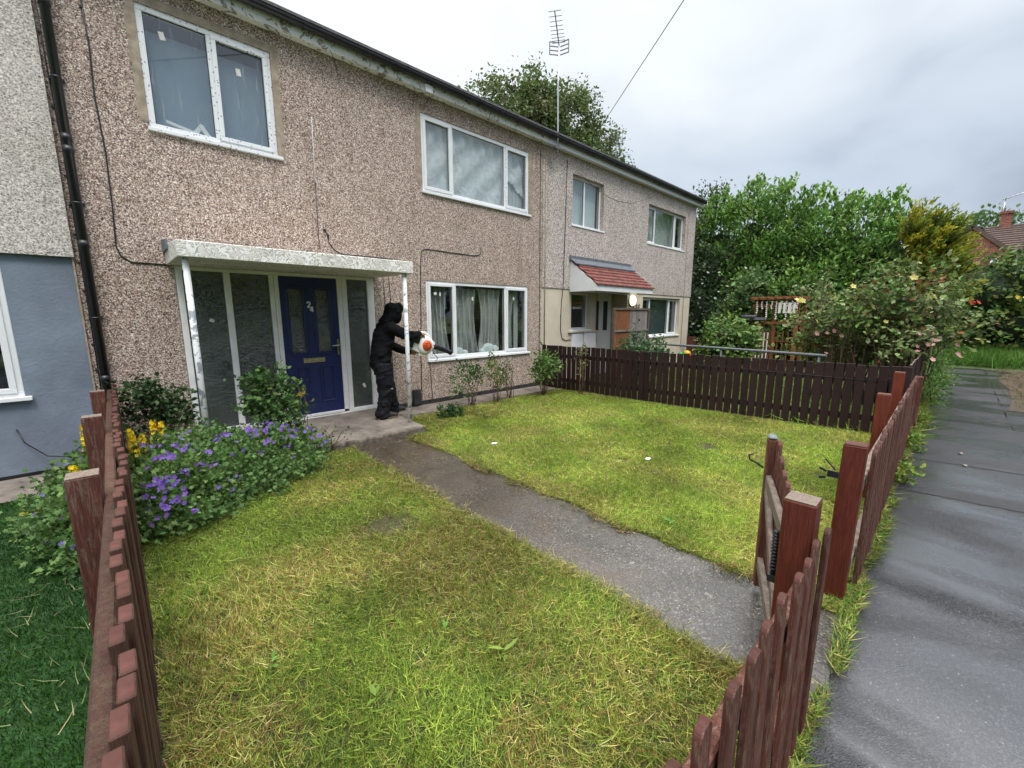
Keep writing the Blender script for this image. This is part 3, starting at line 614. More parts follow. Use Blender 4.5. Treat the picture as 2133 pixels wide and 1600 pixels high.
def drape(name, mat, x0, x1, z0, z1, y, pinch, seed, parent):
    rng = random.Random(seed); nx, nz_ = 40, 14; vs = []; ph = rng.uniform(0, 6)
    for j in range(nz_ + 1):
        q = j / nz_
        for i in range(nx + 1):
            p = i / nx; xc = x0 + (x1 - x0) * p + pinch * (0.5 - p) * math.sin(math.pi * q) + 0.04 * math.sin(q * 3 + seed) * (1 - q)
            vs.append((xc, y + 0.03 * math.sin(p * 26 + ph + q), z0 + (z1 - z0) * q))
    m_ = MB(); m_.add(vs, [(j * (nx + 1) + i, j * (nx + 1) + i + 1, (j + 1) * (nx + 1) + i + 1, (j + 1) * (nx + 1) + i) for j in range(nz_) for i in range(nx)], 0, True)
    return m_.build(name, mat, parent)
drape('net_curtain', 'net_curtain', 4.06, 4.52, 0.9, 2.12, Y0 + 0.15, 0.14, 1, w3); drape('net_curtain', 'net_curtain', 4.62, 5.2, 0.9, 2.12, Y0 + 0.16, 0.10, 2, w3)
drape('net_curtain', 'net_curtain', 5.2, 5.78, 0.9, 2.12, Y0 + 0.15, 0.12, 5, w3); drape('net_curtain', 'net_curtain', 5.95, 6.2, 0.9, 2.12, Y0 + 0.16, 0.1, 4, w3)
mb = MB()
for (bx, bz, br_) in ((4.72, 0.93, .12), (4.86, 0.9, .09), (5.46, 0.95, .16), (5.62, 0.93, .12), (5.32, 0.9, .1)): mb.ball((bx, Y0 + 0.14, bz), br_, 12, 0, (1, .5, .7))
mb.build('curtain_heap', 'block_pale', w3)
mb = MB(); mb.box(6.24, 6.36, Y0 + 0.2, Y0 + 0.22, 0.9, 2.15); mb.build('blind', 'interior_grey', w3)
# glazed porch screen
scr = MB(); y0, y1 = Y0 + 0.0, Y0 + 0.075
for a, b_ in ((0.575, 0.64), (1.045, 1.115), (1.55, 1.602), (1.606, 1.662), (2.44, 2.51), (2.514, 2.585), (2.905, 3.015)): scr.box(a, b_, y0, y1, 0.185, 2.155)
scr.box(0.575, 1.602, y0 + .001, y1 - .001, 0.12, 0.185); scr.box(2.514, 3.015, y0 + .001, y1 - .001, 0.12, 0.185); scr.box(0.575, 3.015, y0 + .002, y1 - .002, 2.155, 2.198); scr.box(1.602, 2.514, y0 - 0.012, y1, 0.115, 0.142)
scr_o = scr.build('porch_screen', 'cream_plastic', H, bevel=0.004)
for a, b_ in ((0.64, 1.045), (1.115, 1.55), (2.585, 2.905)):
    p = MB(); p.box(a, b_, Y0 + 0.03, Y0 + 0.036, 0.185, 2.155); p.build('pane', 'glass_textured', scr_o)
paper_bit(scr_o, 0.88, 1.56, Y0 + 0.026, 0.05, 0.04, -.5); paper_bit(scr_o, 2.78, 0.52, Y0 + 0.026, 0.04, 0.07, .4)
mb = MB(); mb.box(0.62, 1.56, Y0 + 0.33, Y0 + 0.36, 0.13, 0.52, 0); mb.box(0.62, 1.56, Y0 + 0.32, Y0 + 0.36, 0.52, 0.57, 1); mb.build('inner_board', ['interior_teal', 'wood_orange'], scr_o)
# door
door = MB()
DX0, DX1, DZ0, DZ1 = 1.668, 2.434, 0.15, 2.150
gl1, gl2 = (1.765, 1.955, 1.09, 1.99), (2.125, 2.315, 1.09, 1.99)
wall_front(door, DX0, DX1, DZ0, DZ1, [gl1, gl2], Y0 + 0.012, 0.045); shell(door, DX0, DX1, DZ0, DZ1, Y0 + 0.012, Y0 + 0.06)
dr = door.build('door', 'door_blue', H)
for g_ in (gl1, gl2):
    mo = MB(); frame_bars(mo, g_[0] - 0.032, g_[1] + 0.032, g_[2] - 0.032, g_[3] + 0.032, 0.034, Y0 - 0.002, Y0 + 0.0115); mo.build('glass_moulding', 'door_blue', dr, bevel=0.006)
    p = MB(); p.box(g_[0], g_[1], Y0 + 0.03, Y0 + 0.036, g_[2], g_[3]); p.build('glass_panel', 'glass_textured', dr)
for a, b_ in ((1.775, 1.97), (2.115, 2.325)):
    mo = MB(); frame_bars(mo, a, b_, 0.35, 0.89, 0.022, Y0 + 0.0, Y0 + 0.0115); mo.box(a + 0.045, b_ - 0.045, Y0 + 0.004, Y0 + 0.0115, 0.395, 0.845); mo.build('raised_panel', 'door_blue', dr, bevel=0.006)
mo = MB(); mo.box(1.90, 2.20, Y0 - 0.002, Y0 + 0.0115, 0.945, 1.015); mo.box(1.92, 2.18, Y0 - 0.007, Y0 - 0.001, 0.96, 1.0); mo.build('letterbox', 'chrome', dr, bevel=0.004)
mo = MB(); mo.box(2.388, 2.418, Y0 + 0.0, Y0 + 0.0115, 1.03, 1.27); mo.tube([(2.403, Y0, 1.18), (2.403, Y0 - 0.045, 1.18), (2.385, Y0 - 0.05, 1.18), (2.29, Y0 - 0.05, 1.178)], 0.0085, 8); mo.build('handle', 'chrome', dr)
mo = MB(); mo.box(DX0, DX1, Y0 - 0.012, Y0 + 0.0115, 0.15, 0.19); mo.build('threshold_bar', 'cream_plastic', dr, bevel=0.004)
def digit(d, x, z, h, y):
    m_ = MB(); w = h * 0.58; t_ = h * 0.24
    if d == 2: pl = [(0, .72), (.08, .9), (.3, 1), (.62, 1), (.88, .88), (.92, .68), (.75, .45), (.4, .22), (.02, .0), (1, 0)]
    else: pl = [(.72, 0), (.72, 1), (.0, .3), (1, .3)]
    pts_ = [(x + a * w, z + b_ * h) for a, b_ in pl]
    for i, (a, b_) in enumerate(zip(pts_[:-1], pts_[1:])): m_.bar((a[0], y, a[1]), (b_[0], y, b_[1]), t_, 0.004 + 0.0004 * i, (0, 1, 0))
    return m_.build('house_number', 'white_plastic', dr)
digit(2, 2.008, 1.735, 0.075, Y0 + 0.009); digit(4, 2.045, 1.67, 0.075, Y0 + 0.009)
# porch canopy and its posts
mb = MB(); mb.prism([(5.20, 2.185), (Y0, 2.20), (Y0, 2.42), (5.20, 2.34)], 'x', 0.505, 3.055); cp = mb.build('canopy', 'canopy_paint', H, bevel=0.006)
mb = MB(); mb.prism([(5.9, 2.33), (6.34, 2.33), (6.34, 2.475), (5.9, 2.43)], 'x', 0.485, 0.504); mb.box(0.55, 3.0, 6.25, 6.345, 2.40, 2.44); mb.build('canopy_flashing', 'lead', cp)
for px_, py_, zb in ((0.572, 5.30, 0.05), (2.95, 5.27, 0.075)):
    mb = MB(); mb.tube([(px_, py_, zb), (px_ + .002, py_, 1.1), (px_, py_, 2.188)], 0.029, 14); mb.build('canopy_post', 'post_paint', cp)
# pipes, wires, boxes
mb = MB(); mb.tube([(-0.145, 6.265, 0.1), (-0.145, 6.265, 4.95), (-0.145, 6.02, 5.12)], 0.038, 12)
for z in (0.95, 2.35, 3.25, 3.36, 4.55): mb.tube([(-0.145, 6.265, z - 0.035), (-0.145, 6.265, z + 0.035)], 0.044, 12)
for z in (1.6, 2.75, 3.9): mb.tube([(-0.145, 6.265, z - 0.008), (-0.145, 6.265, z + 0.008)], 0.041, 12); mb.box(-0.20, -0.09, 6.30, 6.349, z - 0.012, z + 0.012)
mb.build('downpipe', 'black_plastic', H)
yw = Y0 - 0.008
cable(H, [(0.11, yw, 5.0), (0.125, yw, 4.3), (0.11, yw, 3.85), (0.13, yw, 3.3), (0.12, yw, 2.78), (0.10, yw, 2.36), (0.13, yw, 2.26), (0.21, yw, 2.205), (0.52, yw, 2.20)], 0.0075, clips=True)
cable(H, [(-0.21, yw, 4.9), (-0.20, yw, 4.0), (-0.185, yw, 3.3), (-0.19, yw, 1.6), (-0.2, yw, 0.2)], 0.006, clips=True)
cable(H, [(2.255, yw, 4.28), (2.245, yw, 3.7), (2.24, yw, 3.45)], 0.004, 'white_plastic'); cable(H, [(2.24, yw, 3.449), (2.235, yw, 3.0), (2.23, yw, 2.55)], 0.004)
cable(H, [(2.32, yw, 2.82), (2.36, yw, 2.76), (2.37, yw, 2.66), (2.44, yw, 2.56), (2.56, yw, 2.51), (3.0, yw, 2.515), (3.36, yw, 2.51)], 0.006)
cable(H, [(5.19, yw, 2.90), (5.19, yw, 2.80), (5.15, yw, 2.745), (5.04, yw, 2.72), (4.5, yw, 2.725), (3.99, yw, 2.735), (3.90, yw, 2.70), (3.87, yw, 2.5), (3.84, yw, 1.6), (3.81, yw, 0.9), (3.80, yw, 0.14)], 0.0065)
for x in (3.17, 3.27): cable(H, [(x, yw, 2.25), (x + .02, yw, 1.9), (x - .01, yw, 1.2), (x + .01, yw, 0.14)], 0.0055)
cable(H, [(3.99, yw, 0.79), (4.0, yw, 0.5), (4.02, yw, 0.14)], 0.0055)
cable(H, [(6.82, yw, 5.0), (6.83, yw, 3.0), (6.83, yw, 0.15)], 0.006)
mb = MB(); mb.ball((2.32, Y0 - 0.012, 2.82), 0.022, 8); mb.ball((2.36, Y0 - 0.012, 2.755), 0.018, 8); mb.build('cable_box', 'black_plastic', H)
mb = MB(); mb.box(3.61, 3.75, 6.28, 6.349, 0.075, 0.345); mb.build('vent_box', 'plinth_brick', H, bevel=0.006)
mb = MB(); mb.box(3.97, 4.10, 6.155, 6.194, 5.10, 5.22); mb.build('junction_box', 'white_plastic', H, bevel=0.006)
for i, x in enumerate((2.5, 3.75, 4.02, 4.06)): cable(H, [(x, 6.19, 5.13), (x + .03, 6.18, 5.08), (x + .10 - .05 * i, 6.24, 4.98), (x + .13 - .07 * i, 6.3, 4.90)], 0.004, name='loose_wire')

# ---- left neighbour: white pebbledash over blue-grey render
HL = thing('terraced_house', 'house end with blue-grey painted lower wall and pale pebbledash above', 'house', (-4, 8, 0))
mb = MB(); WL = (-2.0, -0.74, 0.82, 2.1)
wall_front(mb, -7.4, -0.252, 0.035, 2.215, [WL], Y0 - 0.004, 0.2); shell(mb, -7.4, -0.252, -0.1, 5.2, Y0 - 0.004, 14.3); mb.build('wall', 'render_blue', HL)
mb = MB(); mb.box(-7.4, -0.232, 6.295, 6.344, 2.215, 5.2); mb.build('upper_wall', 'pebbledash_white', HL)
mb = MB(); mb.box(-0.251, -0.236, 6.325, 6.346, 0.0, 2.21); mb.build('corner_trim', 'cement_patch', HL)
mb = MB(); mb.box(-7.4, -0.26, 6.352, 6.4, -0.1, 0.034); mb.build('plinth', 'black_plastic', HL)
wl = window(HL, *WL, Y0 - 0.01, [-1.37], [1], w=0.06, sill_w=0.06)
mb = MB(); mb.box(-2.0, -0.74, Y0 + 0.15, Y0 + 0.16, 0.8, 2.1); mb.build('blind', 'blind_pale', wl)
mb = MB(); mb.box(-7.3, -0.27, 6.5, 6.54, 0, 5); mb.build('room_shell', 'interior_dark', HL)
tile_roof(HL, -7.4, -0.252, 5.295, 6.085, 24, 4.2, zoff=0.004); eaves(HL, -7.4, -0.252)
cable(HL, [(-0.84, 6.335, 0.5), (-0.80, 6.30, 0.36), (-0.66, 6.25, 0.2), (-0.52, 6.25, 0.16), (-0.42, 6.3, 0.24), (-0.37, 6.31, 0.33), (-0.25, 6.3, 0.30)], 0.006)

# ---- right neighbour: grey pebbledash over cream render, red tiled porch
HR = thing('terraced_house', 'grey pebbledash end house with cream lower wall and red tiled canopy', 'house', (10.5, 8, 0))
V4, V5, V6 = (7.90, 9.13, 3.68, 4.78), (11.33, 13.68, 3.66, 4.72), (11.27, 13.66, 0.97, 2.14)
V7 = (7.96, 8.72, 1.26, 2.16)
mb = MB(); wall_front(mb, 6.904, 14.40, 2.225, 5.2, [V4, V5], Y0 - 0.012, 0.22); shell(mb, 6.904, 14.40, 2.225, 5.2, Y0 - 0.012, 14.3); mb.build('upper_wall', 'pebbledash_grey', HR)
mb = MB(); REC = (9.0, 10.42, -0.1, 2.225); wall_front(mb, 6.904, 14.38, -0.1, 2.224, [V6, V7, REC], Y0 + 0.008, 0.5); shell(mb, 6.904, 14.38, -0.1, 2.224, Y0 + 0.008, 14.3)
mb.quad((9.0, Y0 + 0.5, -0.1), (10.42, Y0 + 0.5, -0.1), (10.42, Y0 + 0.5, 2.22), (9.0, Y0 + 0.5, 2.22)); mb.build('wall', 'render_cream', HR)
w4 = window(HR, V4[0], V4[1], V4[2], V4[3], Y0 + 0.09, [8.47], [], w=0.055, sill_w=0.12); w5 = window(HR, V5[0], V5[1], V5[2], V5[3], Y0 + 0.09, [11.88, 13.10], [0, 2], w=0.055, sill_w=0.12)
w6 = window(HR, V6[0], V6[1], V6[2], V6[3], Y0 + 0.11, [11.86, 13.06], [0, 2], w=0.055, sill_w=0.14); w7 = window(HR, V7[0], V7[1], V7[2], V7[3], Y0 + 0.11, [], [], w=0.055, sill_w=0.14)
for wv_, q in ((w4, V4), (w5, V5), (w6, V6), (w7, V7)):
    mb = MB(); nb = int((q[1] - q[0]) / 0.1); rg = random.Random(nb)
    for i in range(nb):
        if wv_ is w5 and 2 < i: mb.box(q[0] + i * 0.1, q[0] + i * 0.1 + 0.1, Y0 + 0.29, Y0 + 0.3, q[2], q[3])
        else: mb.bar((q[0] + i * 0.1 + 0.05, Y0 + 0.235 + rg.uniform(0, .01), q[2]), (q[0] + i * 0.1 + 0.05, Y0 + 0.235, q[3]), 0.09, 0.004, (0.3, 1, 0))
    mb.build('vertical_blind', {w4: 'blind_pale', w5: 'interior_grey', w6: 'interior_teal', w7: 'net_dark'}[wv_], wv_)
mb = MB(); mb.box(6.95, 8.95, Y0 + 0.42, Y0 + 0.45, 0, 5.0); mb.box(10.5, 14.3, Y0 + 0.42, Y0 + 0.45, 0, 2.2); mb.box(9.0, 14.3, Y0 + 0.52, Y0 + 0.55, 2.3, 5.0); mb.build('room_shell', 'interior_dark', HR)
tile_roof(HR, 6.903, 14.66, 5.295, 6.085, 24, 4.2, zoff=0.006); eaves(HR, 6.91, 14.62, fmat='white_plastic')
mb = MB(); mb.prism([(6.08, 5.18), (10.2, 7.02), (10.2, 7.14), (6.08, 5.31)], 'x', 14.60, 14.64); mb.build('bargeboard', 'white_plastic', HR)
# porch canopy of red tiles
mb = MB(); z0, z1, ya, yb = 2.29, 2.88, 5.55, 6.33; rows = 7
for i in range(rows):
    a, b_ = i / rows, (i + 1) / rows; A = (ya + (yb - ya) * a, z0 + (z1 - z0) * a); B = (ya + (yb - ya) * b_ + .02, z0 + (z1 - z0) * b_)
    n_ = 17
    for k in range(n_):
        x = 7.86 + (10.42 - 7.86) * k / n_ + (0.07 if i % 2 else 0); j = random.uniform(0, 0.006)
        mb.prism([(A[0] - j, A[1]), (B[0], B[1]), (B[0], B[1] + .008), (A[0] - j, A[1] + .028)], 'x', x, min(x + 0.146, 10.44))
cn = mb.build('canopy', 'tile_red', HR)
mb = MB(); mb.box(7.88, 10.36, 5.58, 5.61, 2.16, 2.285); mb.box(7.88, 10.36, 5.61, 6.33, 2.165, 2.185); mb.build('canopy_fascia', 'white_plastic', cn)
for x in (7.862, 10.362):
    mb = MB(); mb.prism([(5.58, 2.16), (6.335, 2.16), (6.335, 2.86), (5.58, 2.286)], 'x', x, x + 0.018); mb.build('canopy_cheek', 'white_plastic', cn)
mb = MB(); mb.box(7.82, 10.46, 6.305, 6.334, 2.86, 2.985); mb.prism([(6.14, 2.775), (6.31, 2.90), (6.31, 2.925), (6.14, 2.80)], 'x', 7.83, 10.45); mb.build('canopy_flashing', 'lead', cn)
mb = MB(); mb.box(9.30, 10.30, Y0 + 0.44, Y0 + 0.495, -0.05, 2.2); d2 = mb.build('door', 'pvc_door', HR)
for x in (9.50, 9.92):
    mb = MB(); mb.box(x, x + 0.19, Y0 + 0.428, Y0 + 0.441, 1.2, 2.0); mb.build('glass_panel', 'interior_dark', d2)
for x0_, x1_, zt in ((7.98, 8.40, 1.17), (8.47, 8.95, 1.19)):
    mb = MB(); mb.box(x0_, x1_, Y0 - 0.03, Y0 + 0.006, 0.55, zt); mb.box(x0_ + .02, x1_ - .02, Y0 - 0.036, Y0 - 0.029, 0.57, zt - .02); mb.build('meter_box', 'white_plastic', HR, bevel=0.005)
mb = MB(); mb.box(7.85, 9.02, Y0 - 0.05, Y0 + 0.007, 1.20, 1.235); mb.build('ledge', 'render_cream', HR)
lamp = MB(); lamp.lathe([(0.0, 0), (0.155, 0.0), (0.16, 0.03), (0.15, 0.05)], (0, 0, 0), 20); lamp.v = [(10.62 + x, Y0 - z + .006, 2.02 + y) for x, y, z in lamp.v]; lo = lamp.build('wall_lamp', 'white_plastic', HR)
lamp = MB(); lamp.lathe([(0.148, 0.048), (0.14, 0.08), (0.1, 0.105), (0, 0.115)], (0, 0, 0), 20); lamp.v = [(10.62 + x, Y0 - z + .006, 2.02 + y) for x, y, z in lamp.v]; lamp.build('lamp_shade', 'lamp_glow', lo)
cable(HR, [(7.68, Y0 - .02, 5.0), (7.65, Y0 - .02, 3.6), (7.61, Y0 - .02, 2.22), (7.58, Y0 - .004, 1.9), (7.56, Y0 - .004, 1.3), (7.62, Y0 - .004, 1.08), (7.75, Y0 - .004, 1.02), (7.95, Y0 - .004, 1.04)], 0.008, clips=True)
cable(HR, [(8.0, 6.2, 4.75), (8.5, 6.2, 4.58), (9.0, 6.2, 4.48), (9.5, 6.2, 4.44), (10.2, 6.2, 4.5), (11.1, 6.15, 4.8), (11.4, 6.1, 4.98)], 0.006)
cable(HR, [(8.98, Y0 - .004, 2.15), (8.96, Y0 - .004, 1.5), (9.0, Y0 - .004, 0.9)], 0.008)
mb = MB(); mb.tube([(6.98, Y0 - .02, 5.0), (6.99, Y0 - .02, 0.1)], 0.012, 6); mb.tube([(13.85, Y0 - .02, 4.9), (13.86, Y0 - .02, 0.5)], 0.008, 6); mb.build('conduit', 'cement_patch', HR)

# ------------------------------------------------------------------ aerials and wire
def yagi(name, label, mast, boom, mr, el_len, nel, group, mat_b='aerial_dark'):
    a = thing(name, label, 'aerial', mast[0], group)
    m_ = MB(); m_.tube(mast, mr, 8); m_.build('mast', 'aerial_metal', a)
    b0, b1 = Vector(boom[0]), Vector(boom[1]); d = (b1 - b0).normalized(); sd = d.cross(Vector((0, 0, 1))).normalized()
    m_ = MB(); m_.bar(b0 - d * 0.12, b1, mr * 1.1, mr * 1.1); bo = m_.build('boom', mat_b, a)
    for i in range(nel):
        q = b0.lerp(b1, 0.06 + 0.94 * (i / (nel - 1)) ** 1.25); L_ = el_len * (1.05 - 0.15 * i / nel); m_ = MB(); m_.tube([q - sd * L_ / 2, q + sd * L_ / 2], mr * 0.33, 6); m_.build('element', 'aerial_dark', bo)
    for s in (-1, 1):
        m_ = MB(); c0 = b0 - d * 0.1; o1 = c0 + sd * s * 0.19 + d * 0.06
        for zz in (-0.13, -0.055, 0.02, 0.095): m_.bar(c0 + Vector((0, 0, zz)) + sd * s * 0.02, o1 + Vector((0, 0, zz)), 0.012, 0.016)
        m_.bar(o1 + Vector((0, 0, -0.14)), o1 + Vector((0, 0, 0.105)), 0.012, 0.014); m_.build('reflector', 'aerial_dark', bo)
    return a
a1 = yagi('tv_aerial', 'tall television aerial on a silver mast clamped to the eaves', [(7.09, 6.11, 4.98), (7.09, 6.11, 5.4), (7.075, 6.11, 6.2), (7.09, 6.11, 6.93)], ((7.07, 6.10, 6.95), (6.36, 5.60, 7.0)), 0.016, 0.25, 9, 'television aerials')
mb = MB(); mb.box(7.0, 7.16, 6.12, 6.19, 5.03, 5.06); mb.box(7.0, 7.16, 6.08, 6.12, 5.02, 5.07); mb.bar((6.98, 6.15, 5.02), (7.18, 6.15, 5.11), 0.012, 0.02); mb.build('bracket', 'galvanised', a1)
a2 = thing('tv_aerial', 'small pale grid aerial rising behind the roof of the end house', 'aerial', (15.6, 10.3, 7.0), 'television aerials')
mb = MB(); mb.tube([(15.6, 10.3, 6.9), (15.62, 10.3, 9.0)], 0.018, 6); mb.build('mast', 'galvanised', a2)
mb = MB()
for k in range(4): mb.tube([(15.35, 10.25, 8.62 + 0.13 * k), (15.95, 10.25, 8.66 + 0.13 * k)], 0.006, 5)
for x in (15.37, 15.65, 15.93): mb.tube([(x, 10.25, 8.55), (x, 10.25, 9.1)], 0.006, 5)
mb.build('grid', 'galvanised', a2)
mb = MB(); mb.tube([(26.5, 24, 9.98), (16.8, 12, 9.9), (11.96, 6, 9.86), (5, -2.6, 9.85), (-2, -11, 9.9)], 0.013, 6)
o = mb.build('overhead_wire', 'black_plastic'); tag(o, 'single dark overhead wire crossing the sky above the end house', 'wire')

# ------------------------------------------------------------------ fences and gate
def picket_mesh(name, mat, w, th, h, style, along='x', topmat=None):
    m_ = MB(); a = w / 2
    if style == 'round': poly = [(-a, 0), (a, 0)] + [(a * math.cos(q), h - a * 0.8 + a * 0.8 * math.sin(q)) for q in np.linspace(0, math.pi, 9)]
    else: poly = [(-a, 0), (a, 0), (a, h), (-a, h)]
    m_.prism(poly, 'y' if along == 'x' else 'x', -th / 2, th / 2)
    if topmat:
        for i, q in enumerate(m_.f):
            zs_ = [m_.v[k][2] for k in q]
            if len(q) == 4 and min(zs_) > h - a - 0.001: m_.m[i] = 1
        return m_, [mat, topmat]
    return m_, [mat]
def place_pickets(fence, mb_, mats, spots, name='picket'):
    """spots: (x, y, z, lean, turn) in world coordinates; one mesh shared by every picket of the fence"""
    org = ORG[fence]; first = None
    for (x, y, z, lx, ly, tz) in spots:
        if first is None:
            hold = ORG[fence]; ORG[fence] = Vector((0, 0, 0)); first = mb_.build(name, mats, fence, bevel=0.003); ORG[fence] = hold; o = first
        else: o = first.copy(); COL.objects.link(o); o.parent = fence
        o.location = Vector((x, y, z)) - org; o.rotation_euler = (lx, ly, tz)
rg = random.Random(21)
# left boundary fence (pickets on the lawn side, posts on the neighbour's side)
FL = thing('picket_fence', 'weathered red-brown picket fence running from the footpath to the drainpipe, beside the purple flowers', 'fence', (-0.1, 3.2, 0), 'picket fences')
def left_x(y): return -0.075 + (0.022 * max(0, 1 - abs(y - 2.75) / 1.0)) - 0.01 * max(0, (y - 4) / 2)
m_, ms = picket_mesh('picket', 'wood_moss', 0.078, 0.03, 0.87, 'flat', 'y', 'wood_red_top')
sp_ = []
y = 0.34
while y < 6.2:
    sp_.append((left_x(y) + rg.uniform(-.004, .004), y, 0.015 + rg.uniform(-.012, .012), rg.uniform(-.012, .012), rg.uniform(-.012, .012), rg.uniform(-.02, .02))); y += 0.103
place_pickets(FL, m_, ms, sp_)
for z in (0.24, 0.80):
    ys = [0.3, 2.4, 3.85, 6.2]
    for a, b_ in zip(ys[:-1], ys[1:]):
        m_ = MB(); A = (left_x(a) - 0.039, a + .004, z); B = (left_x(b_) - 0.039, b_ - .004, z); m_.bar(A, B, 0.042, 0.075); m_.build('rail', 'wood_moss', FL, bevel=0.006)
for y, zt, w in ((2.42, 0.955, 0.105), (3.86, 0.955, 0.10), (5.35, 0.93, 0.10), (0.5, 0.95, 0.10)):
    x1 = left_x(y) - 0.062; m_ = MB(); m_.box(x1 - w, x1, y, y + w, -0.05, zt); m_.build('post', 'wood_red', FL, bevel=0.005)
    m_ = MB(); m_.box(x1 - w + .002, x1 - .002, y + .002, y + w - .002, zt + 0.0005, zt + 0.004); m_.build('post_top', 'wood_grey', FL)
# front fence, gate side and far side
FN = thing('picket_fence', 'short run of round-topped red pickets ending at the gate post, nearest the photographer', 'fence', (1.2, 0.25, 0), 'picket fences')
m_, ms = picket_mesh('picket', 'wood_red', 0.056, 0.018, 0.855, 'round', 'x', 'wood_red_top')
place_pickets(FN, m_, ms, [(x + rg.uniform(-.006, .006), 0.232 + rg.uniform(-.003, .003), 0.01 + rg.uniform(-.01, .01), rg.uniform(-.008, .008), rg.uniform(-.012, .012), rg.uniform(-.03, .03)) for x in np.arange(0.06, 1.80, 0.132)])
for z in (0.24, 0.66): m_ = MB(); m_.bar((0.02, 0.265, z), (1.66, 0.265, z), 0.04, 0.072); m_.build('rail', 'wood_red', FN, bevel=0.006)
def post(fence, x, y, w, zt, topm='wood_grey', mat='wood_post', lean=(0, 0)):
    m_ = MB(); z0_ = -0.05; m_.box(x, x + w, y, y + w, z0_, zt)
    for i in range(4, 8): vx, vy, vz = m_.v[i]; m_.v[i] = (vx + lean[0], vy + lean[1], vz)
    p = m_.build('post', mat, fence, bevel=0.005)
    t2 = MB(); t2.box(x + .003 + lean[0], x + w - .003 + lean[0], y + .003 + lean[1], y + w - .003 + lean[1], zt + .0005, zt + .004); t2.build('post_top', topm, p)
    return p
post(FN, 1.655, 0.25, 0.098, 0.975)
FF = thing('picket_fence', 'long red picket fence along the wet footpath from the latch post to the dark corner', 'fence', (5, 0.27, 0), 'picket fences')
m_, ms = picket_mesh('picket', 'wood_red', 0.072, 0.022, 0.855, 'round', 'x', 'wood_red_top')
def fy(x): return 0.232 + 0.02 * min(1, max(0, (x - 3) / 4))
place_pickets(FF, m_, ms, [(x + rg.uniform(-.006, .006), fy(x) + rg.uniform(-.003, .003), 0.01 + rg.uniform(-.012, .012), rg.uniform(-.008, .008), rg.uniform(-.012, .012), rg.uniform(-.03, .03)) for x in np.arange(3.05, 7.32, 0.124)])
for z in (0.20, 0.66): m_ = MB(); m_.bar((2.905, 0.275, z), (7.3, 0.298, z), 0.045, 0.075); m_.build('rail', 'wood_grey', FF, bevel=0.006)
lp = post(FF, 2.80, 0.255, 0.10, 0.925, 'wood_red_top', lean=(0.0, -0.012))
post(FF, 4.62, 0.30, 0.09, 0.955, 'wood_red'); post(FF, 6.2, 0.315, 0.09, 0.99, 'wood_red')
m_ = MB(); m_.box(2.792, 2.80, 0.345, 0.395, 0.73, 0.765); m_.bar((2.79, 0.36, 0.775), (2.788, 0.41, 0.83), 0.006, 0.006); m_.bar((2.79, 0.40, 0.76), (2.78, 0.43, 0.775), 0.008, 0.012); m_.bar((2.79, 0.40, 0.725), (2.78, 0.43, 0.72), 0.008, 0.014); m_.build('latch', 'black_plastic', lp)
# gate, standing ajar into the garden
hx, hy = 1.762, 0.315; ex, ey = 2.63, 0.64
gd = Vector((ex - hx, ey - hy, 0)); GL = gd.length; gd.normalize(); gn = Vector((-gd.y, gd.x, 0))
GT = thing('garden_gate', 'red picket garden gate with a diagonal brace, standing ajar between the gate posts', 'gate', (hx, hy, 0))
def gp(s, off, z): p = Vector((hx, hy, 0)) + gd * s + gn * off; return (p.x, p.y, z)
ang = math.atan2(gd.y, gd.x)
for s, zt in ((0.02, 0.86), (GL - 0.03, 0.935)): m_ = MB(); m_.bar(gp(s, 0.0, 0.04), gp(s, 0.0, zt), 0.045, 0.07, gd); m_.build('stile', 'wood_red', GT, bevel=0.006)
m_ = MB(); m_.bar(gp(GL - 0.03, 0.0, 0.935), gp(GL - 0.03, 0.0, 0.955), 0.046, 0.071, gd); m_.build('stile_cap', 'lead', GT, bevel=0.008)
for z in (0.20, 0.70): m_ = MB(); m_.bar(gp(0.05, 0.004, z), gp(GL - 0.07, 0.004, z), 0.03, 0.07); m_.build('rail', 'wood_grey', GT, bevel=0.005)
m_ = MB(); m_.bar(gp(0.08, 0.008, 0.24), gp(GL - 0.09, 0.008, 0.66), 0.025, 0.06); m_.build('brace', 'wood_grey', GT, bevel=0.005)
n_ = 7
for i in range(n_):
    s = 0.11 + (GL - 0.22) * i / (n_ - 1); q = i / (n_ - 1); h_ = 0.80 + 0.10 * (2 * q - 1) ** 2 * (1 if q > .5 else .5); m_, ms = picket_mesh('picket', 'wood_red', 0.072, 0.02, h_, 'round', 'x', 'wood_red_top')
    hold = ORG[GT]; ORG[GT] = Vector((0, 0, 0)); o = m_.build('picket', ms, GT, bevel=0.003); ORG[GT] = hold
    p = Vector(gp(s, -0.026, 0.05)); o.location = p - hold; o.rotation_euler = (0, 0, ang)
m_ = MB(); m_.tube([(1.685, 0.362, 0.66), (1.70, 0.366, 0.83)], 0.009, 8)
for i in range(12): q = i / 11; p = Vector((1.686, 0.362, 0.68)).lerp(Vector((1.699, 0.366, 0.82)), q); m_.tube([p, p + Vector((0.001, 0, 0.005))], 0.013, 8)
m_.box(1.67, 1.70, 0.350, 0.376, 0.635, 0.66); m_.build('closer_spring', 'black_plastic', GT)
m_ = MB(); m_.tube([gp(GL - 0.03, 0.03, 0.76), gp(GL - 0.03, 0.06, 0.78), gp(GL - 0.03, 0.10, 0.80), gp(GL - 0.03, 0.105, 0.825), gp(GL - 0.03, 0.085, 0.835)], 0.005, 6); m_.build('hook', 'black_plastic', GT)
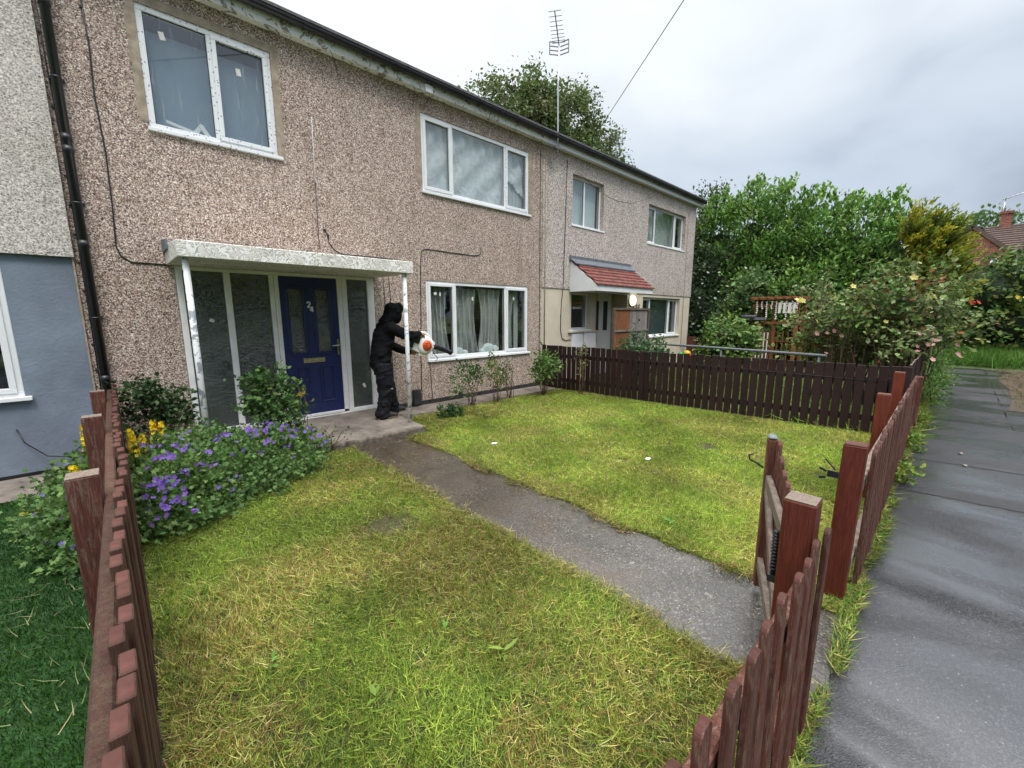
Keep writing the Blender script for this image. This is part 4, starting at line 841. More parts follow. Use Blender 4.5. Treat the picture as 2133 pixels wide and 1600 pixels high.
# dark brown fence towards the right neighbour
FD = thing('picket_fence', 'dark brown close picket fence dividing the lawn from the right-hand garden', 'fence', (7.1, 3.2, 0), 'dark picket fences')
def dx(y): return 7.38 - 0.075 * y if y < 5.9 else 6.94
m_, ms = picket_mesh('picket', 'wood_dark', 0.098, 0.02, 0.93, 'flat', 'y')
angd = math.atan(0.075); sp_ = []; y = 0.46
while y < 6.33: sp_.append((dx(min(y, 5.89)) + rg.uniform(-.004, .004), y, 0.02 + rg.uniform(-.008, .008) + (0.012 if y > 4.2 else 0), rg.uniform(-.006, .006), rg.uniform(-.01, .01), angd)); y += 0.1165
place_pickets(FD, m_, ms, sp_)
for z in (0.22, 0.74): m_ = MB(); m_.bar((dx(0.42) + 0.03, 0.42, z), (dx(5.89) + 0.03, 6.3, z), 0.04, 0.08); m_.build('rail', 'wood_dark', FD)
m_ = MB(); m_.tube([(dx(0.45) - .014, .45, .74), (dx(2) - .014, 2, .765), (dx(4.0) - .014, 4.0, .78), (dx(5.8) - .014, 5.8, .78)], 0.003, 5); m_.build('wire_strand', 'black_plastic', FD)
for y in (0.36, 3.95): m_ = MB(); m_.box(dx(y) + 0.012, dx(y) + 0.10, y - .045, y + .045, -0.05, 0.95); m_.build('post', 'wood_dark', FD)
FE = thing('picket_fence', 'black-brown low fence with a pale top edge beyond the red fence, along the footpath', 'fence', (8.6, 0.36, 0), 'dark picket fences')
m_, ms = picket_mesh('picket', 'wood_dark', 0.098, 0.02, 0.97, 'flat', 'x', 'wood_grey')
place_pickets(FE, m_, ms, [(x, 0.34 + rg.uniform(-.004, .004), 0.0 + rg.uniform(-.006, .006), rg.uniform(-.006, .006), rg.uniform(-.006, .006), 0) for x in np.arange(7.48, 10.6, 0.107)])
for z in (0.25, 0.7): m_ = MB(); m_.bar((7.45, 0.372, z), (10.6, 0.372, z), 0.04, 0.08); m_.build('rail', 'wood_dark', FE)
o = MB(); o.box(7.70, 7.78, 0.21, 0.29, -0.05, 0.80); o = o.build('fence_post', 'wood_red', bevel=0.005); tag(o, 'short red stub post standing on the footpath side of the black-brown fence', 'post')

# ------------------------------------------------------------------ grass
def grass(name, label, area, dens, hgt, wid, cols, w, seed, keepf=None, lie=0.35, kind='stuff', mat='blade', zbase=0.0, wscale=True, patch=None):
    rng = np.random.default_rng(seed); x0, x1, y0, y1 = area; n = int((x1 - x0) * (y1 - y0) * dens)
    p = np.stack([rng.uniform(x0, x1, n), rng.uniform(y0, y1, n)], 1)
    dist = np.hypot(p[:, 0], p[:, 1]); pr = np.clip((3.0 / np.maximum(dist, 0.8)) ** 1.3, 0.16, 1.0) if wscale else np.ones(n)
    k = rng.random(n) < pr
    if keepf is not None: k &= keepf(p, rng)
    p, dist, pr = p[k], dist[k], pr[k]; n = len(p)
    ang = rng.uniform(0, 2 * math.pi, n); lying = rng.random(n) < lie
    tilt = np.where(lying, rng.uniform(0.02, 0.3, n), rng.uniform(0.45, 1.4, n))
    # combed by the mower in soft swirls
    sw = vnoise(p, 0.8, seed) * 7; ang = np.where(rng.random(n) < 0.45, sw + rng.normal(0, .7, n), ang)
    d = np.stack([np.cos(ang) * np.cos(tilt), np.sin(ang) * np.cos(tilt), np.sin(tilt)], 1)
    nr = np.stack([rng.normal(0, .5, n), rng.normal(0, .5, n), np.ones(n)], 1)
    L_ = hgt * rng.uniform(0.45, 1.35, n) * np.where(lying, 1.35, 1.0); W_ = wid * rng.uniform(0.6, 1.4, n) / np.sqrt(pr) ** (0.9)
    z = np.where(lying, rng.uniform(0.006, hgt * 0.55, n), 0.0) + zbase
    P = np.concatenate([p, z[:, None]], 1); cols = np.array(cols); w = np.array(w, float)
    a = vnoise(p, 1.5, (seed % 30) + 1) * 0.62 + vnoise(p, 4.2, (seed % 30) + 2) * 0.38           # straw-coloured against green patches
    prob = np.repeat(w[None], n, 0)
    if patch: prob[:, patch] *= (np.clip((a - 0.28) * 4.4, 0.2, 2.6) ** 1.4)[:, None]
    prob = prob.cumsum(1); prob /= prob[:, -1:]; idx = (rng.random(n)[:, None] > prob).sum(1)
    c_ = cols[idx] * (1 + rng.normal(0, 0.26, (n, 1))) * (0.72 + 0.56 * vnoise(p, 2.4, (seed % 30) + 5))[:, None]
    V, F, K = scatter(BL_V, BL_F, P, frames(d, nr), np.stack([W_, L_, L_], 1), np.clip(c_, 0.004, 1))
    o = blank_mesh(name, V, F, K, mat, None, False); return tag(o, label, name.replace('_', ' '), kind=kind)
GC = [(0.155, 0.235, 0.032), (0.275, 0.345, 0.054), (0.080, 0.13, 0.022), (0.37, 0.33, 0.085), (0.47, 0.41, 0.17), (0.22, 0.135, 0.045)]
bare = [((1.40, 2.84), 0.30, 0.09), ((5.2, 1.95), 0.24, 0.1), ((4.0, 2.4), 0.10, 0.06)]
def bareF(p, rng):
    k = np.ones(len(p), bool)
    for (cx_, cy_), r, _ in bare:
        q = np.hypot(p[:, 0] - cx_, (p[:, 1] - cy_) * 1.3) / r + vnoise(p, 9, 3) * 0.5; k &= rng.random(len(p)) < np.clip(q * 1.3 - 0.75, 0.05, 1)
    return k
def edge_l(p, rng): return bareF(p, rng) & (p[:, 0] < 1.935 + 0.05 * (vnoise(p, 6, 9) - .5)) & ~((p[:, 1] > 4.93) & (p[:, 0] > 0.35))
def edge_r(p, rng):
    return bareF(p, rng) & (p[:, 0] > 2.69 + 0.09 * (vnoise(p, 5, 8) - .5)) & (p[:, 0] < 7.36 - 0.075 * p[:, 1]) & (p[:, 1] < np.where(p[:, 0] < 3.05, 4.96, 5.85) - 0.1 * vnoise(p, 4, 2))
LAWNS = (('left', (-0.04, 1.98, 0.22, 5.6), edge_l, 5, (3.0, 1.9, 3.4, 1.0, .35, 1.7)), ('right', (2.62, 7.3, 0.25, 5.9), edge_r, 6, (3, 5.0, 1.2, .7, .3, .4)))
for side, area, kf, sd, w_ in LAWNS:
    k_ = 1.16 if side == 'left' else 1.32
    tuft = lambda p, r, kf=kf: kf(p, r) & (r.random(len(p)) < np.clip(vnoise(p, 16, 21) * 1.7 + vnoise(p, 37, 22) * 1.5 - .85, .04, 1))
    grass('lawn_grass', 'short cut grass growing ' + side + ' of the garden path', area, 32000, 0.042, 0.0029, [tuple(x * k_ for x in c_) for c_ in GC], list(w_), sd, tuft, lie=0.12, patch=[3, 4, 5])
    grass('grass_clippings', 'loose clippings lying over the lawn ' + side + ' of the garden path', area, 8500, 0.046, 0.0027, [tuple(x * k_ for x in c_) for c_ in GC], [2.2, 2.0, 1.6, 1.3, .8, 1.5], sd + 30, kf, lie=0.9, patch=[3, 4, 5])
# drier raked clippings piled along the edges
def strip_pts(p, rng): return rng.random(len(p)) < np.clip(vnoise(p, 5, 4) * 1.8 - 0.5, 0, 1)
DRY = [(0.24, 0.24, 0.06), (0.36, 0.31, 0.11), (0.16, 0.17, 0.04), (0.28, 0.19, 0.08)]
grass('grass_clippings', 'dry cut clippings drifted against the dark fence', (3.0, 7.3, 4.9, 5.9), 5000, 0.08, 0.0045, DRY, [2, 2, 2, 1], 8, lambda p, r: strip_pts(p, r) & edge_r(p, r), lie=0.8)
grass('grass_clippings', 'dry cut clippings along the right edge of the garden path', (2.60, 2.85, 0.5, 4.9), 9000, 0.06, 0.004, DRY, [1, 1, 3, 2], 9, strip_pts, lie=0.7)
grass('grass_clippings', 'dry cut clippings along the left edge of the garden path', (1.80, 1.99, 0.4, 4.9), 7000, 0.06, 0.004, DRY, [2, 2, 2, 1], 10, strip_pts, lie=0.8)
grass('grass_clippings', 'loose clippings blown onto the concrete garden path', (1.95, 2.66, 0.5, 4.8), 260, 0.06, 0.003, DRY, [2, 2, 1, 1], 12, lambda p, r: vnoise(p, 2.2, 6) > .55, lie=1.0, zbase=-0.012, wscale=False)
VG = [(0.10, 0.20, 0.025), (0.20, 0.28, 0.04), (0.36, 0.33, 0.11), (0.15, 0.11, 0.05)]
grass('verge_grass', 'rough grass and moss between the red fence and the wet footpath', (0.9, 7.4, 0.12, 0.34), 15000, 0.06, 0.0045, VG, [3, 2, 2, 1], 13, lambda p, r: (vnoise(p, 7, 2) > .40) & (p[:, 1] < 0.235 + 0.1 * (p[:, 0] > 2.7)) & (p[:, 1] > 0.15 + 0.06 * vnoise(p, 3, 5)), lie=0.5)
grass('verge_grass', 'weedy grass beside the black-brown fence on the footpath edge', (7.3, 18.6, 0.02, 0.5), 2600, 0.16, 0.010, VG, [3, 2, 2, 0.5], 14, lambda p, r: (vnoise(p, 1.5, 2) > .35) & (p[:, 1] > 0.12 + 0.1 * vnoise(p, 1.0, 5)), lie=0.3, wscale=False)
grass('turf_pile', 'dark green artificial turf in the left-hand garden', (-1.9, -0.13, 0.9, 5.55), 22000, 0.022, 0.0034, [(0.016, 0.058, 0.005), (0.028, 0.088, 0.009), (0.010, 0.036, 0.004)], [2, 2, 1], 15, lie=0.15)
grass('grass_clippings', 'pale clippings scattered over the artificial turf', (-1.2, -0.15, 1.2, 3.6), 110, 0.07, 0.003, [(0.25, 0.28, 0.12), (0.3, 0.27, 0.15)], [1, 1], 16, lie=1.0, zbase=0.012, wscale=False)
grass('long_grass', 'long lush grass on the bank at the end of the footpath', (18.6, 22.8, -3.4, 2.2), 900, 0.55, 0.018, [(0.09, 0.22, 0.03), (0.15, 0.29, 0.05), (0.07, 0.15, 0.03), (0.25, 0.27, 0.11)], [3, 2, 2, .5], 17, lambda p, r: p[:, 0] > 18.95 + 0.4 * vnoise(p, 2, 1), lie=0.05, wscale=False)
grass('long_grass', 'grass of the right-hand garden seen over and through the dark fence', (7.2, 13.5, 0.5, 6.2), 420, 0.13, 0.012, [(0.13, 0.24, 0.03), (0.2, 0.3, 0.05), (0.25, 0.26, 0.1)], [3, 2, 1], 18, lie=0.2, wscale=False)
grass('straw', 'dry straw litter on the mulch patch beside the footpath', (11.1, 18.4, -3.0, -0.8), 160, 0.16, 0.010, [(0.16, 0.105, 0.045), (0.10, 0.07, 0.034), (0.07, 0.11, 0.03)], [3, 2, 1], 19, lambda p, r: p[:, 1] < -0.86 - .12 * vnoise(p, 1.2, 3), lie=0.95, wscale=False)
# broad weeds in the lawn
def weed(x, y, s, n, col, label, z=0.01):
    rng = np.random.default_rng(int(x * 100 + y * 1000)); a = rng.uniform(0, 6.28, n); d = np.stack([np.cos(a), np.sin(a), np.full(n, .35)], 1)
    V, F, K = scatter(LEAF_V, LEAF_F, np.repeat([[x, y, z + .02]], n, 0) + rng.normal(0, .006, (n, 3)), frames(d, np.repeat([[0, 0, 1.]], n, 0)), np.stack([s * .5 * rng.uniform(.8, 1.2, n), s * rng.uniform(.7, 1.3, n), np.full(n, s)], 1), np.array([col]) * (1 + rng.normal(0, .12, (n, 1))))
    return tag(blank_mesh('lawn_weed', V, F, K, 'leaf', None, False), label, 'weed', 'broad-leaved weeds in the cut lawn')
weed(0.62, 1.50, 0.06, 3, (0.15, 0.24, 0.04), 'broad-leaved weed in the cut lawn in the lower left of the left-hand grass')
weed(1.18, 1.30, 0.07, 4, (0.19, 0.27, 0.05), 'broad pale weed in the left-hand lawn nearer the path')
weed(1.05, 1.62, 0.05, 3, (0.15, 0.28, 0.05), 'small broad-leaved weed in the middle of the left-hand lawn')
weed(2.95, 1.35, 0.06, 7, (0.12, 0.26, 0.05), 'broad-leaved weed by the path edge near the gate in the right-hand lawn')
weed(0.35, 2.0, 0.05, 4, (0.13, 0.26, 0.05), 'broad-leaved weed in the left-hand lawn close to the left fence')

# ------------------------------------------------------------------ garden plants
GERA = [(0.08, 0.16, 0.045), (0.13, 0.235, 0.065), (0.21, 0.31, 0.10), (0.05, 0.105, 0.033)]
FLOWER_V = [(0, 0, 0)]; FLOWER_F = []
for i in range(5):
    a = i * 2 * math.pi / 5; o_ = len(FLOWER_V)
    for da, rr, zz in ((-.55, .75, .2), (0, 1.0, .32), (.55, .75, .2)): FLOWER_V.append((rr * math.sin(a + da), rr * math.cos(a + da), zz))
    FLOWER_F += [(0, o_, o_ + 1), (0, o_ + 1, o_ + 2)]
def flower_mesh(name, col, centre, size, mat='petal'):
    V = np.array(FLOWER_V, float) * size; K = np.repeat([col], len(V), 0).astype(float); K[0] = centre
    return V, np.array(FLOWER_F), K
def add_flowers(parent, pts, col, centre, size, seed, name='flower', face=None, jit=0.25):
    rng = random.Random(seed); protos = []
    for k in range(4):
        q = 1 + rng.uniform(-jit, jit); V, F, K = flower_mesh(name, tuple(c_ * q for c_ in col), centre, size * rng.uniform(.8, 1.15))
        hold = ORG[parent]; ORG[parent] = Vector((0, 0, 0)); protos.append(blank_mesh(name, V, F, K, 'petal', parent, False)); ORG[parent] = hold
    for i, p in enumerate(pts):
        o = protos[i] if i < 4 else copy_part(protos[i % 4], parent, (0, 0, 0))
        o.location = Vector(p) - ORG[parent]; fd = Vector(face or (-0.45, -0.6, 0.65)) + Vector((rng.uniform(-.6, .6), rng.uniform(-.6, .6), rng.uniform(-.3, .4)))
        o.rotation_euler = fd.to_track_quat('Z', 'Y').to_euler(); s = rng.uniform(.75, 1.2); o.scale = (s, s, s)
# purple crane's-bill bed
CB = thing('cranesbill', 'spreading purple-flowered cranesbill bed filling the corner right of the left fence', 'flowers', (0.7, 4.6, 0))
blobs = [((0.22, 4.25, 0.12), (0.36, 0.55, 0.34)), ((0.65, 4.5, 0.12), (0.5, 0.5, 0.36)), ((1.08, 4.75, 0.12), (0.45, 0.45, 0.32)), ((0.5, 5.0, 0.15), (0.5, 0.45, 0.34)), ((1.35, 5.0, 0.1), (0.34, 0.3, 0.24)), ((0.2, 4.9, 0.15), (0.3, 0.5, 0.34)), ((0.95, 5.1, 0.15), (0.4, 0.3, 0.27)), ((0.12, 3.95, 0.1), (0.2, 0.3, 0.26))]
crown('foliage', CB, blobs, 22000, 0.034, GERA, [3, 3, 1.6, 2] / np.sum([3, 3, 1.6, 2]), 'palm', 30, 0.05, 0.5, seed=3, shell=0.75)
stems(CB, (0.7, 4.6, 0.0), [(b_[0][0] + random.uniform(-.2, .2), b_[0][1] + random.uniform(-.2, .2), .3) for b_ in blobs * 2], 'stem_green', 0.005, 0.003, 'stems', 0.05, 0.4)
pts = []; rgf = random.Random(12)
def inside(p, bs, k=.93): return any(sum(((p[i] - b_[0][i]) / b_[1][i]) ** 2 for i in range(3)) < k for b_ in bs)
while len(pts) < 190:
    b_ = rgf.choice(blobs); th, ph = rgf.uniform(-3.0, 0.6), rgf.uniform(0.15, 1.5); R_ = b_[1]
    p = (b_[0][0] + R_[0] * math.cos(th) * math.cos(ph) * 1.1, b_[0][1] + R_[1] * math.sin(th) * math.cos(ph) * 1.1, b_[0][2] + R_[2] * math.sin(ph) * 1.15 + 0.02)
    if p[0] > 0.0 and p[2] > 0.08 and not inside(p, blobs) and (p[1] < 4.75 or rgf.random() < .10):
        pts.append(p)
        for _ in range(rgf.choice((0, 0, 0, 1))): pts.append((p[0] + rgf.uniform(-.05, .05), p[1] + rgf.uniform(-.05, .05), p[2] + rgf.uniform(-.015, .025)))
rgf.shuffle(pts)
add_flowers(CB, pts[:96], (0.18, 0.11, 0.46), (0.26, 0.11, 0.38), 0.021, 5)
fr = np.random.default_rng(4); fp = np.array(pts[96:]); V, F, K = scatter(FLOWER_V, FLOWER_F, fp, frames(fr.normal(size=fp.shape), fr.normal(0, .5, fp.shape) + np.array([-.4, -.6, .7])), np.full(len(fp), .020), palette(len(fp), [(0.18, 0.11, 0.46), (0.21, 0.12, 0.44)], .2)); o = blank_mesh('far_flowers', V, F, K, 'petal', CB, False); o['kind'] = 'stuff'
CB2 = thing('cranesbill', 'purple cranesbill spilling through the left fence onto the artificial turf', 'flowers', (-0.35, 4.5, 0))
blobs2 = [((-0.36, 4.3, 0.08), (0.22, 0.5, 0.27)), ((-0.3, 4.9, 0.12), (0.2, 0.45, 0.34)), ((-0.45, 4.75, 0.08), (0.22, 0.3, 0.26)), ((-0.3, 3.85, 0.06), (0.14, 0.25, 0.18))]
crown('foliage', CB2, blobs2, 7000, 0.034, GERA, None, 'palm', 30, 0.05, 0.5, seed=6, shell=0.7)
pts = [(-0.52, 4.25, .22), (-0.42, 4.1, .24), (-0.58, 4.4, .2), (-0.38, 4.25, .33), (-0.30, 4.05, .28), (-0.5, 4.05, .12), (-0.42, 3.85, .15), (-0.33, 5.1, .45), (-0.42, 4.95, .40), (-0.28, 5.2, .5), (-0.36, 3.75, .14), (-0.55, 4.6, .28), (-0.40, 4.5, .36)]
add_flowers(CB2, pts, (0.2, 0.16, 0.65), (0.28, 0.14, 0.5), 0.025, 8)
# yellow loosestrife spikes
def loosestrife(base, tip, label, n=26):
    tip = (tip[0], tip[1], tip[2] + (.07 if tip[2] > .3 else .03)); n = n + 12; t_ = thing('loosestrife', label, 'flowers', base, 'yellow loosestrife spikes'); b_, p = Vector(base), Vector(tip); m_ = MB(); m_.tube([b_, b_.lerp(p, .6), p], [.005, .004, .002], 5); m_.build('stem', 'stem_green', t_)
    rng = np.random.default_rng(int(abs(tip[0] * 977 + tip[1] * 131))); top = np.array(tip); bot = np.array(b_.lerp(p, 1 - min(0.9, 0.24 / (p - b_).length)))
    q = rng.random(n * 2); a = rng.uniform(0, 6.28, n * 2); r = 0.030 * (1.1 - q * .6); P = bot + (top - bot) * q[:, None] + np.stack([np.cos(a) * r, np.sin(a) * r, a * 0], 1)
    D_ = np.stack([np.cos(a), np.sin(a), np.full(len(a), .35)], 1); V, F, K = scatter(FLOWER_V, FLOWER_F, P, frames(np.stack([-np.sin(a), np.cos(a), a * 0], 1), D_), np.full(len(P), .017), palette(len(P), [(0.85, 0.58, 0.015), (0.92, 0.72, 0.03)], .1, None, rng)); blank_mesh('flower_spike', V, F, K, 'petal', t_, False)
    n2 = 12; a = rng.uniform(0, 6.28, n2); q = rng.random(n2); P = np.array(base) + (bot - np.array(base)) * q[:, None]; V, F, K = scatter(LEAF_V, LEAF_F, P, frames(np.stack([np.cos(a), np.sin(a), np.full(n2, .3)], 1), np.repeat([[0, 0, 1.]], n2, 0)), np.full(n2, .07), palette(n2, [(0.09, 0.19, 0.03)], .2, None, rng)); blank_mesh('leaves', V, F, K, 'leaf', t_, False)
loosestrife((0.16, 5.4, 0.02), (0.155, 5.38, 0.52), 'tallest yellow loosestrife spike, rising from the cranesbill near the house wall')
loosestrife((0.24, 5.5, 0.02), (0.22, 5.5, 0.47), 'small yellow loosestrife spike just behind the tallest one')
loosestrife((-0.0, 4.92, 0.02), (-0.015, 4.9, 0.56), 'yellow loosestrife spike touching the left fence on its lawn side')
loosestrife((0.07, 5.2, 0.02), (0.06, 5.15, 0.44), 'short yellow loosestrife spike between the fence and the tallest spike')
loosestrife((-0.27, 5.05, 0.02), (-0.30, 5.0, 0.63), 'yellow loosestrife spike in front of the blue-grey wall')
loosestrife((-0.22, 4.8, 0.02), (-0.38, 4.66, 0.38), 'yellow loosestrife leaning out from the fence towards the turf')
loosestrife((-0.42, 4.9, 0.02), (-0.66, 4.66, 0.12), 'fallen yellow loosestrife lying on the edge of the artificial turf', 34)
for q in ((1.12, 5.4, .30), (1.24, 5.45, .24), (1.37, 5.42, .22)): loosestrife((q[0], q[1], 0.02), q, {1.12: 'low yellow loosestrife left of the rose stems at the porch screen', 1.24: 'low yellow loosestrife among the rose stems by the door', 1.37: 'low yellow loosestrife right of the rose stems by the door'}[q[0]], 14)
ROSE = [(0.055, 0.12, 0.030), (0.085, 0.165, 0.045), (0.12, 0.21, 0.065), (0.040, 0.085, 0.028)]
def rose(label, base, blobs, n, size, cols=ROSE, cluster=12, sigma=0.05, seed=1, gap=0.25, nst=9, stem='stem_brown', name='rose_bush', cat='bush', group='rose bushes round the house', tm='leaf', r0=.007, shell=.35):
    t_ = thing(name, label, cat, base, group); o, cen = crown('foliage', t_, blobs, n, size, cols, None, tm, cluster, sigma, 0.25, seed=seed, gap=gap, shell=shell)
    rng = random.Random(seed); tips = [tuple(cen[rng.randrange(len(cen))]) for _ in range(nst)]; stems(t_, base, tips, stem, r0, .002, 'stem', .05, .05, seed); return t_
rose('bushy green rose with bare lower stems in front of the blue door', (1.24, 5.35, .02), [((1.20, 5.35, .75), (.30, .26, .28)), ((1.33, 5.3, .56), (.28, .24, .2)), ((1.08, 5.38, .62), (.20, .2, .2)), ((1.25, 5.3, .38), (.2, .2, .12)), ((1.14, 5.36, .95), (.12, .12, .1))], 1500, .062, seed=21, sigma=.045, gap=.15)
sprout = rose('thin yellow-leaved shoot standing against the lower door panel', (1.50, 5.32, .03), [((1.52, 5.32, .85), (.05, .05, .1)), ((1.55, 5.3, .62), (.10, .06, .08))], 60, .05, [(0.32, 0.30, 0.05), (0.13, 0.2, 0.05)], 6, .03, 22, 0, 3)
rose('dark leafy rose against the pebbledash between the drainpipe and the porch screen', (0.16, 6.0, .02), [((0.05, 5.95, .82), (.20, .14, .16)), ((0.22, 6.0, .66), (.24, .16, .2)), ((0.42, 6.0, .50), (.18, .16, .2)), ((0.12, 6.0, .45), (.22, .14, .14)), ((0.36, 5.9, .7), (.14, .12, .08))], 1500, .055, [(0.040, 0.085, 0.030), (0.06, 0.115, 0.04), (0.09, 0.15, 0.06)], seed=23, gap=.28)
rose('spindly rose under the left part of the lower window', (4.5, 5.8, .02), [((4.40, 5.85, .62), (.26, .14, .2)), ((4.30, 5.82, .38), (.18, .12, .13)), ((4.62, 5.85, .58), (.2, .12, .16))], 520, .055, seed=25, gap=.3)
rose('pale yellow-green rose under the middle of the lower window', (4.98, 5.72, .02), [((4.95, 5.74, .60), (.18, .14, .2)), ((5.1, 5.72, .45), (.12, .12, .18)), ((4.98, 5.7, .84), (.08, .08, .1))], 420, .05, [(0.13, 0.19, 0.04), (0.19, 0.22, 0.06), (0.08, 0.13, 0.035)], seed=26, gap=.25)
rose('wispy grey-green rose stems under the right part of the lower window', (5.42, 5.8, .02), [((5.42, 5.86, .55), (.2, .12, .24))], 190, .045, [(0.12, 0.16, 0.07), (0.09, 0.13, 0.05)], 8, .05, 27, .2, 9)
rose('leafy rose in the corner where the house meets the dark fence', (6.15, 5.55, .02), [((6.15, 5.6, .72), (.26, .2, .24)), ((6.05, 5.55, .48), (.22, .2, .2)), ((6.4, 5.55, .58), (.18, .16, .16))], 1150, .062, [(0.075, 0.15, 0.035), (0.115, 0.20, 0.05), (0.16, 0.23, 0.07)], seed=28, gap=.2, nst=12)
rose('tall thin rose shoot in front of the left end of the dark fence', (6.75, 5.1, .02), [((6.8, 5.1, .82), (.09, .09, .22)), ((6.76, 5.1, .5), (.08, .08, .14))], 130, .05, [(0.16, 0.19, 0.06), (0.22, 0.2, 0.08)], 7, .04, 29, .1, 5)
rose('thin budded rose twig overhanging the front of the doorstep', (1.68, 4.95, .02), [((1.72, 4.95, .22), (.16, .1, .13)), ((1.84, 4.95, .3), (.06, .06, .08))], 70, .035, [(0.08, 0.14, 0.05)], 5, .03, 30, .1, 7)
t_ = rose('low dark glossy clump on the lawn edge under the vent', (3.72, 5.42, .02), [((3.68, 5.42, .08), (.15, .12, .1)), ((3.84, 5.38, .07), (.12, .1, .08))], 420, .05, [(0.022, 0.065, 0.020), (0.035, 0.085, 0.028)], 12, .03, 31, 0, 3, name='clump_plant', cat='plant', group='low plants by the wall', shell=.5)

# ------------------------------------------------------------------ background planting
LAUREL = [(0.085, 0.19, 0.036), (0.14, 0.265, 0.052), (0.22, 0.36, 0.08), (0.052, 0.12, 0.028)]
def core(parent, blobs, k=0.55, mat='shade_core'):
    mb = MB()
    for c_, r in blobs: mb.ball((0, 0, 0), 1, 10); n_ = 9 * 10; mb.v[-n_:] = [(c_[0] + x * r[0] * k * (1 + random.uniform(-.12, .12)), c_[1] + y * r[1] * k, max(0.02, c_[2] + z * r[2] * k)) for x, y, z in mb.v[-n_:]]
    return mb.build('foliage_shade_core', mat, parent)  # near-black balls standing in for the shade deep inside the foliage
HG = thing('laurel_hedge', 'big bright green laurel hedge rising behind the right-hand garden', 'hedge', (17.5, 4, 0))
hb = [((17.2, 6.6, 2.6), (1.2, 1.3, 3.3)), ((17.3, 5.5, 2.8), (1.2, 1.3, 3.35)), ((17.2, 4.5, 2.7), (1.2, 1.3, 3.1)), ((17.2, 3.5, 2.5), (1.2, 1.3, 2.85)), ((17.4, 2.5, 2.4), (1.2, 1.2, 2.65)), ((17.5, 1.7, 2.2), (1.1, 1.0, 2.75)), ((16.5, 5.5, 1.6), (1.0, 1.6, 1.9)), ((16.4, 3.4, 1.5), (1.0, 1.6, 1.9)), ((17.0, 7.6, 2.0), (1.0, 1.0, 2.8))]
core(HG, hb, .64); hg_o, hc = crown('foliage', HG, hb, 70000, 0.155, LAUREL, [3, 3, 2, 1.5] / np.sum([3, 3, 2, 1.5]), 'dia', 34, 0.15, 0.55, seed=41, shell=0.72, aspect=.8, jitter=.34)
rgs = np.random.default_rng(9); P = []; Dd = []
for b_ in hb[:6]:                             # upright new shoots along the top
    for k in range(26):
        a = rgs.uniform(0, 6.28); q = rgs.uniform(0, .8); base = np.array([b_[0][0] + math.cos(a) * q * b_[1][0], b_[0][1] + math.sin(a) * q * b_[1][1], b_[0][2] + b_[1][2] * math.sqrt(1 - q * q)]); dr = np.array([rgs.normal(0, .3), rgs.normal(0, .3), 1.]); L_ = rgs.uniform(.15, .5)
        for s in np.linspace(0, L_, 9): aa = rgs.uniform(0, 6.28); P.append(base + dr * s); Dd.append([math.cos(aa) * .6, math.sin(aa) * .6, .8])
P = np.array(P); Dd = np.array(Dd); V, F, K = scatter(DIA_V, DIA_F, P, frames(Dd, rgs.normal(size=Dd.shape) + [0, 0, 1]), np.full(len(P), .15), palette(len(P), LAUREL[1:3], .2)); blank_mesh('new_shoots', V, F, K, 'leaf', HG, False)
DARK = [(0.030, 0.060, 0.022), (0.050, 0.085, 0.035), (0.07, 0.11, 0.045), (0.13, 0.16, 0.10)]
EL = thing('elder_bush', 'dark green elder mass beside the gable of the end house', 'bush', (15.6, 6.6, 0))
eb = [((15.5, 6.7, 1.6), (.9, .9, 1.8)), ((15.7, 6.0, 1.2), (.9, .9, 1.6)), ((15.4, 5.2, .9), (.8, .8, 1.2)), ((16.0, 7.2, 3.2), (.8, .9, 1.3)), ((16.2, 6.4, 3.0), (.7, .8, 1.2)), ((16.5, 7.3, 4.5), (.5, .5, .9)), ((15.6, 4.6, .8), (.6, .7, 1.0))]
core(EL, eb, .6); crown('foliage', EL, eb, 12000, 0.12, DARK, [3, 3, 2, .35] / np.sum([3, 3, 2, .35]), 'leaf', 22, 0.16, 0.2, seed=43, shell=0.6, gap=.12)
add_flowers(EL, [(15.0 + random.uniform(-.3, .2), 4.6 + random.uniform(0, 2.4), random.uniform(.7, 3.2)) for _ in range(46)], (0.55, 0.58, 0.5), (0.5, 0.5, 0.4), .055, 3)
SP = thing('shrub', 'sparse twiggy shrub poking above the left end of the laurel hedge', 'shrub', (17.4, 7.4, 0)); _, cc = crown('foliage', SP, [((17.4, 7.3, 5.8), (.6, .7, .9)), ((17.5, 6.8, 6.2), (.4, .4, .5))], 900, .11, DARK, None, 'leaf', 9, .1, .3, seed=44, shell=.2); stems(SP, (17.4, 7.3, 3.5), [tuple(cc[i]) for i in range(0, 60, 3)], 'bark', .03, .006, 'twigs', .15, .2)
LG = thing('lilac_bush', 'upright pale-leaved bush in front of the dark hedge beside the arbour', 'bush', (13.6, 4.3, 0)); lb = [((13.7, 4.3, 2.1), (.5, .48, .75)), ((13.6, 4.0, 2.5), (.35, .3, .38)), ((13.7, 4.5, 1.3), (.5, .5, .9))]
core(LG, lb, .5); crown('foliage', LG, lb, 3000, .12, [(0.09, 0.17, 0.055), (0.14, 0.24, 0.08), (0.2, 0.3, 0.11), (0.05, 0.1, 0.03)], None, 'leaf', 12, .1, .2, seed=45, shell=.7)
SH = thing('shrub', 'light green rounded shrub growing through the metal rail', 'shrub', (10.4, 3.6, 0)); sb = [((10.4, 3.65, 1.05), (.45, .58, .55)), ((10.3, 3.35, .9), (.35, .4, .5)), ((10.4, 3.9, .75), (.35, .4, .5))]
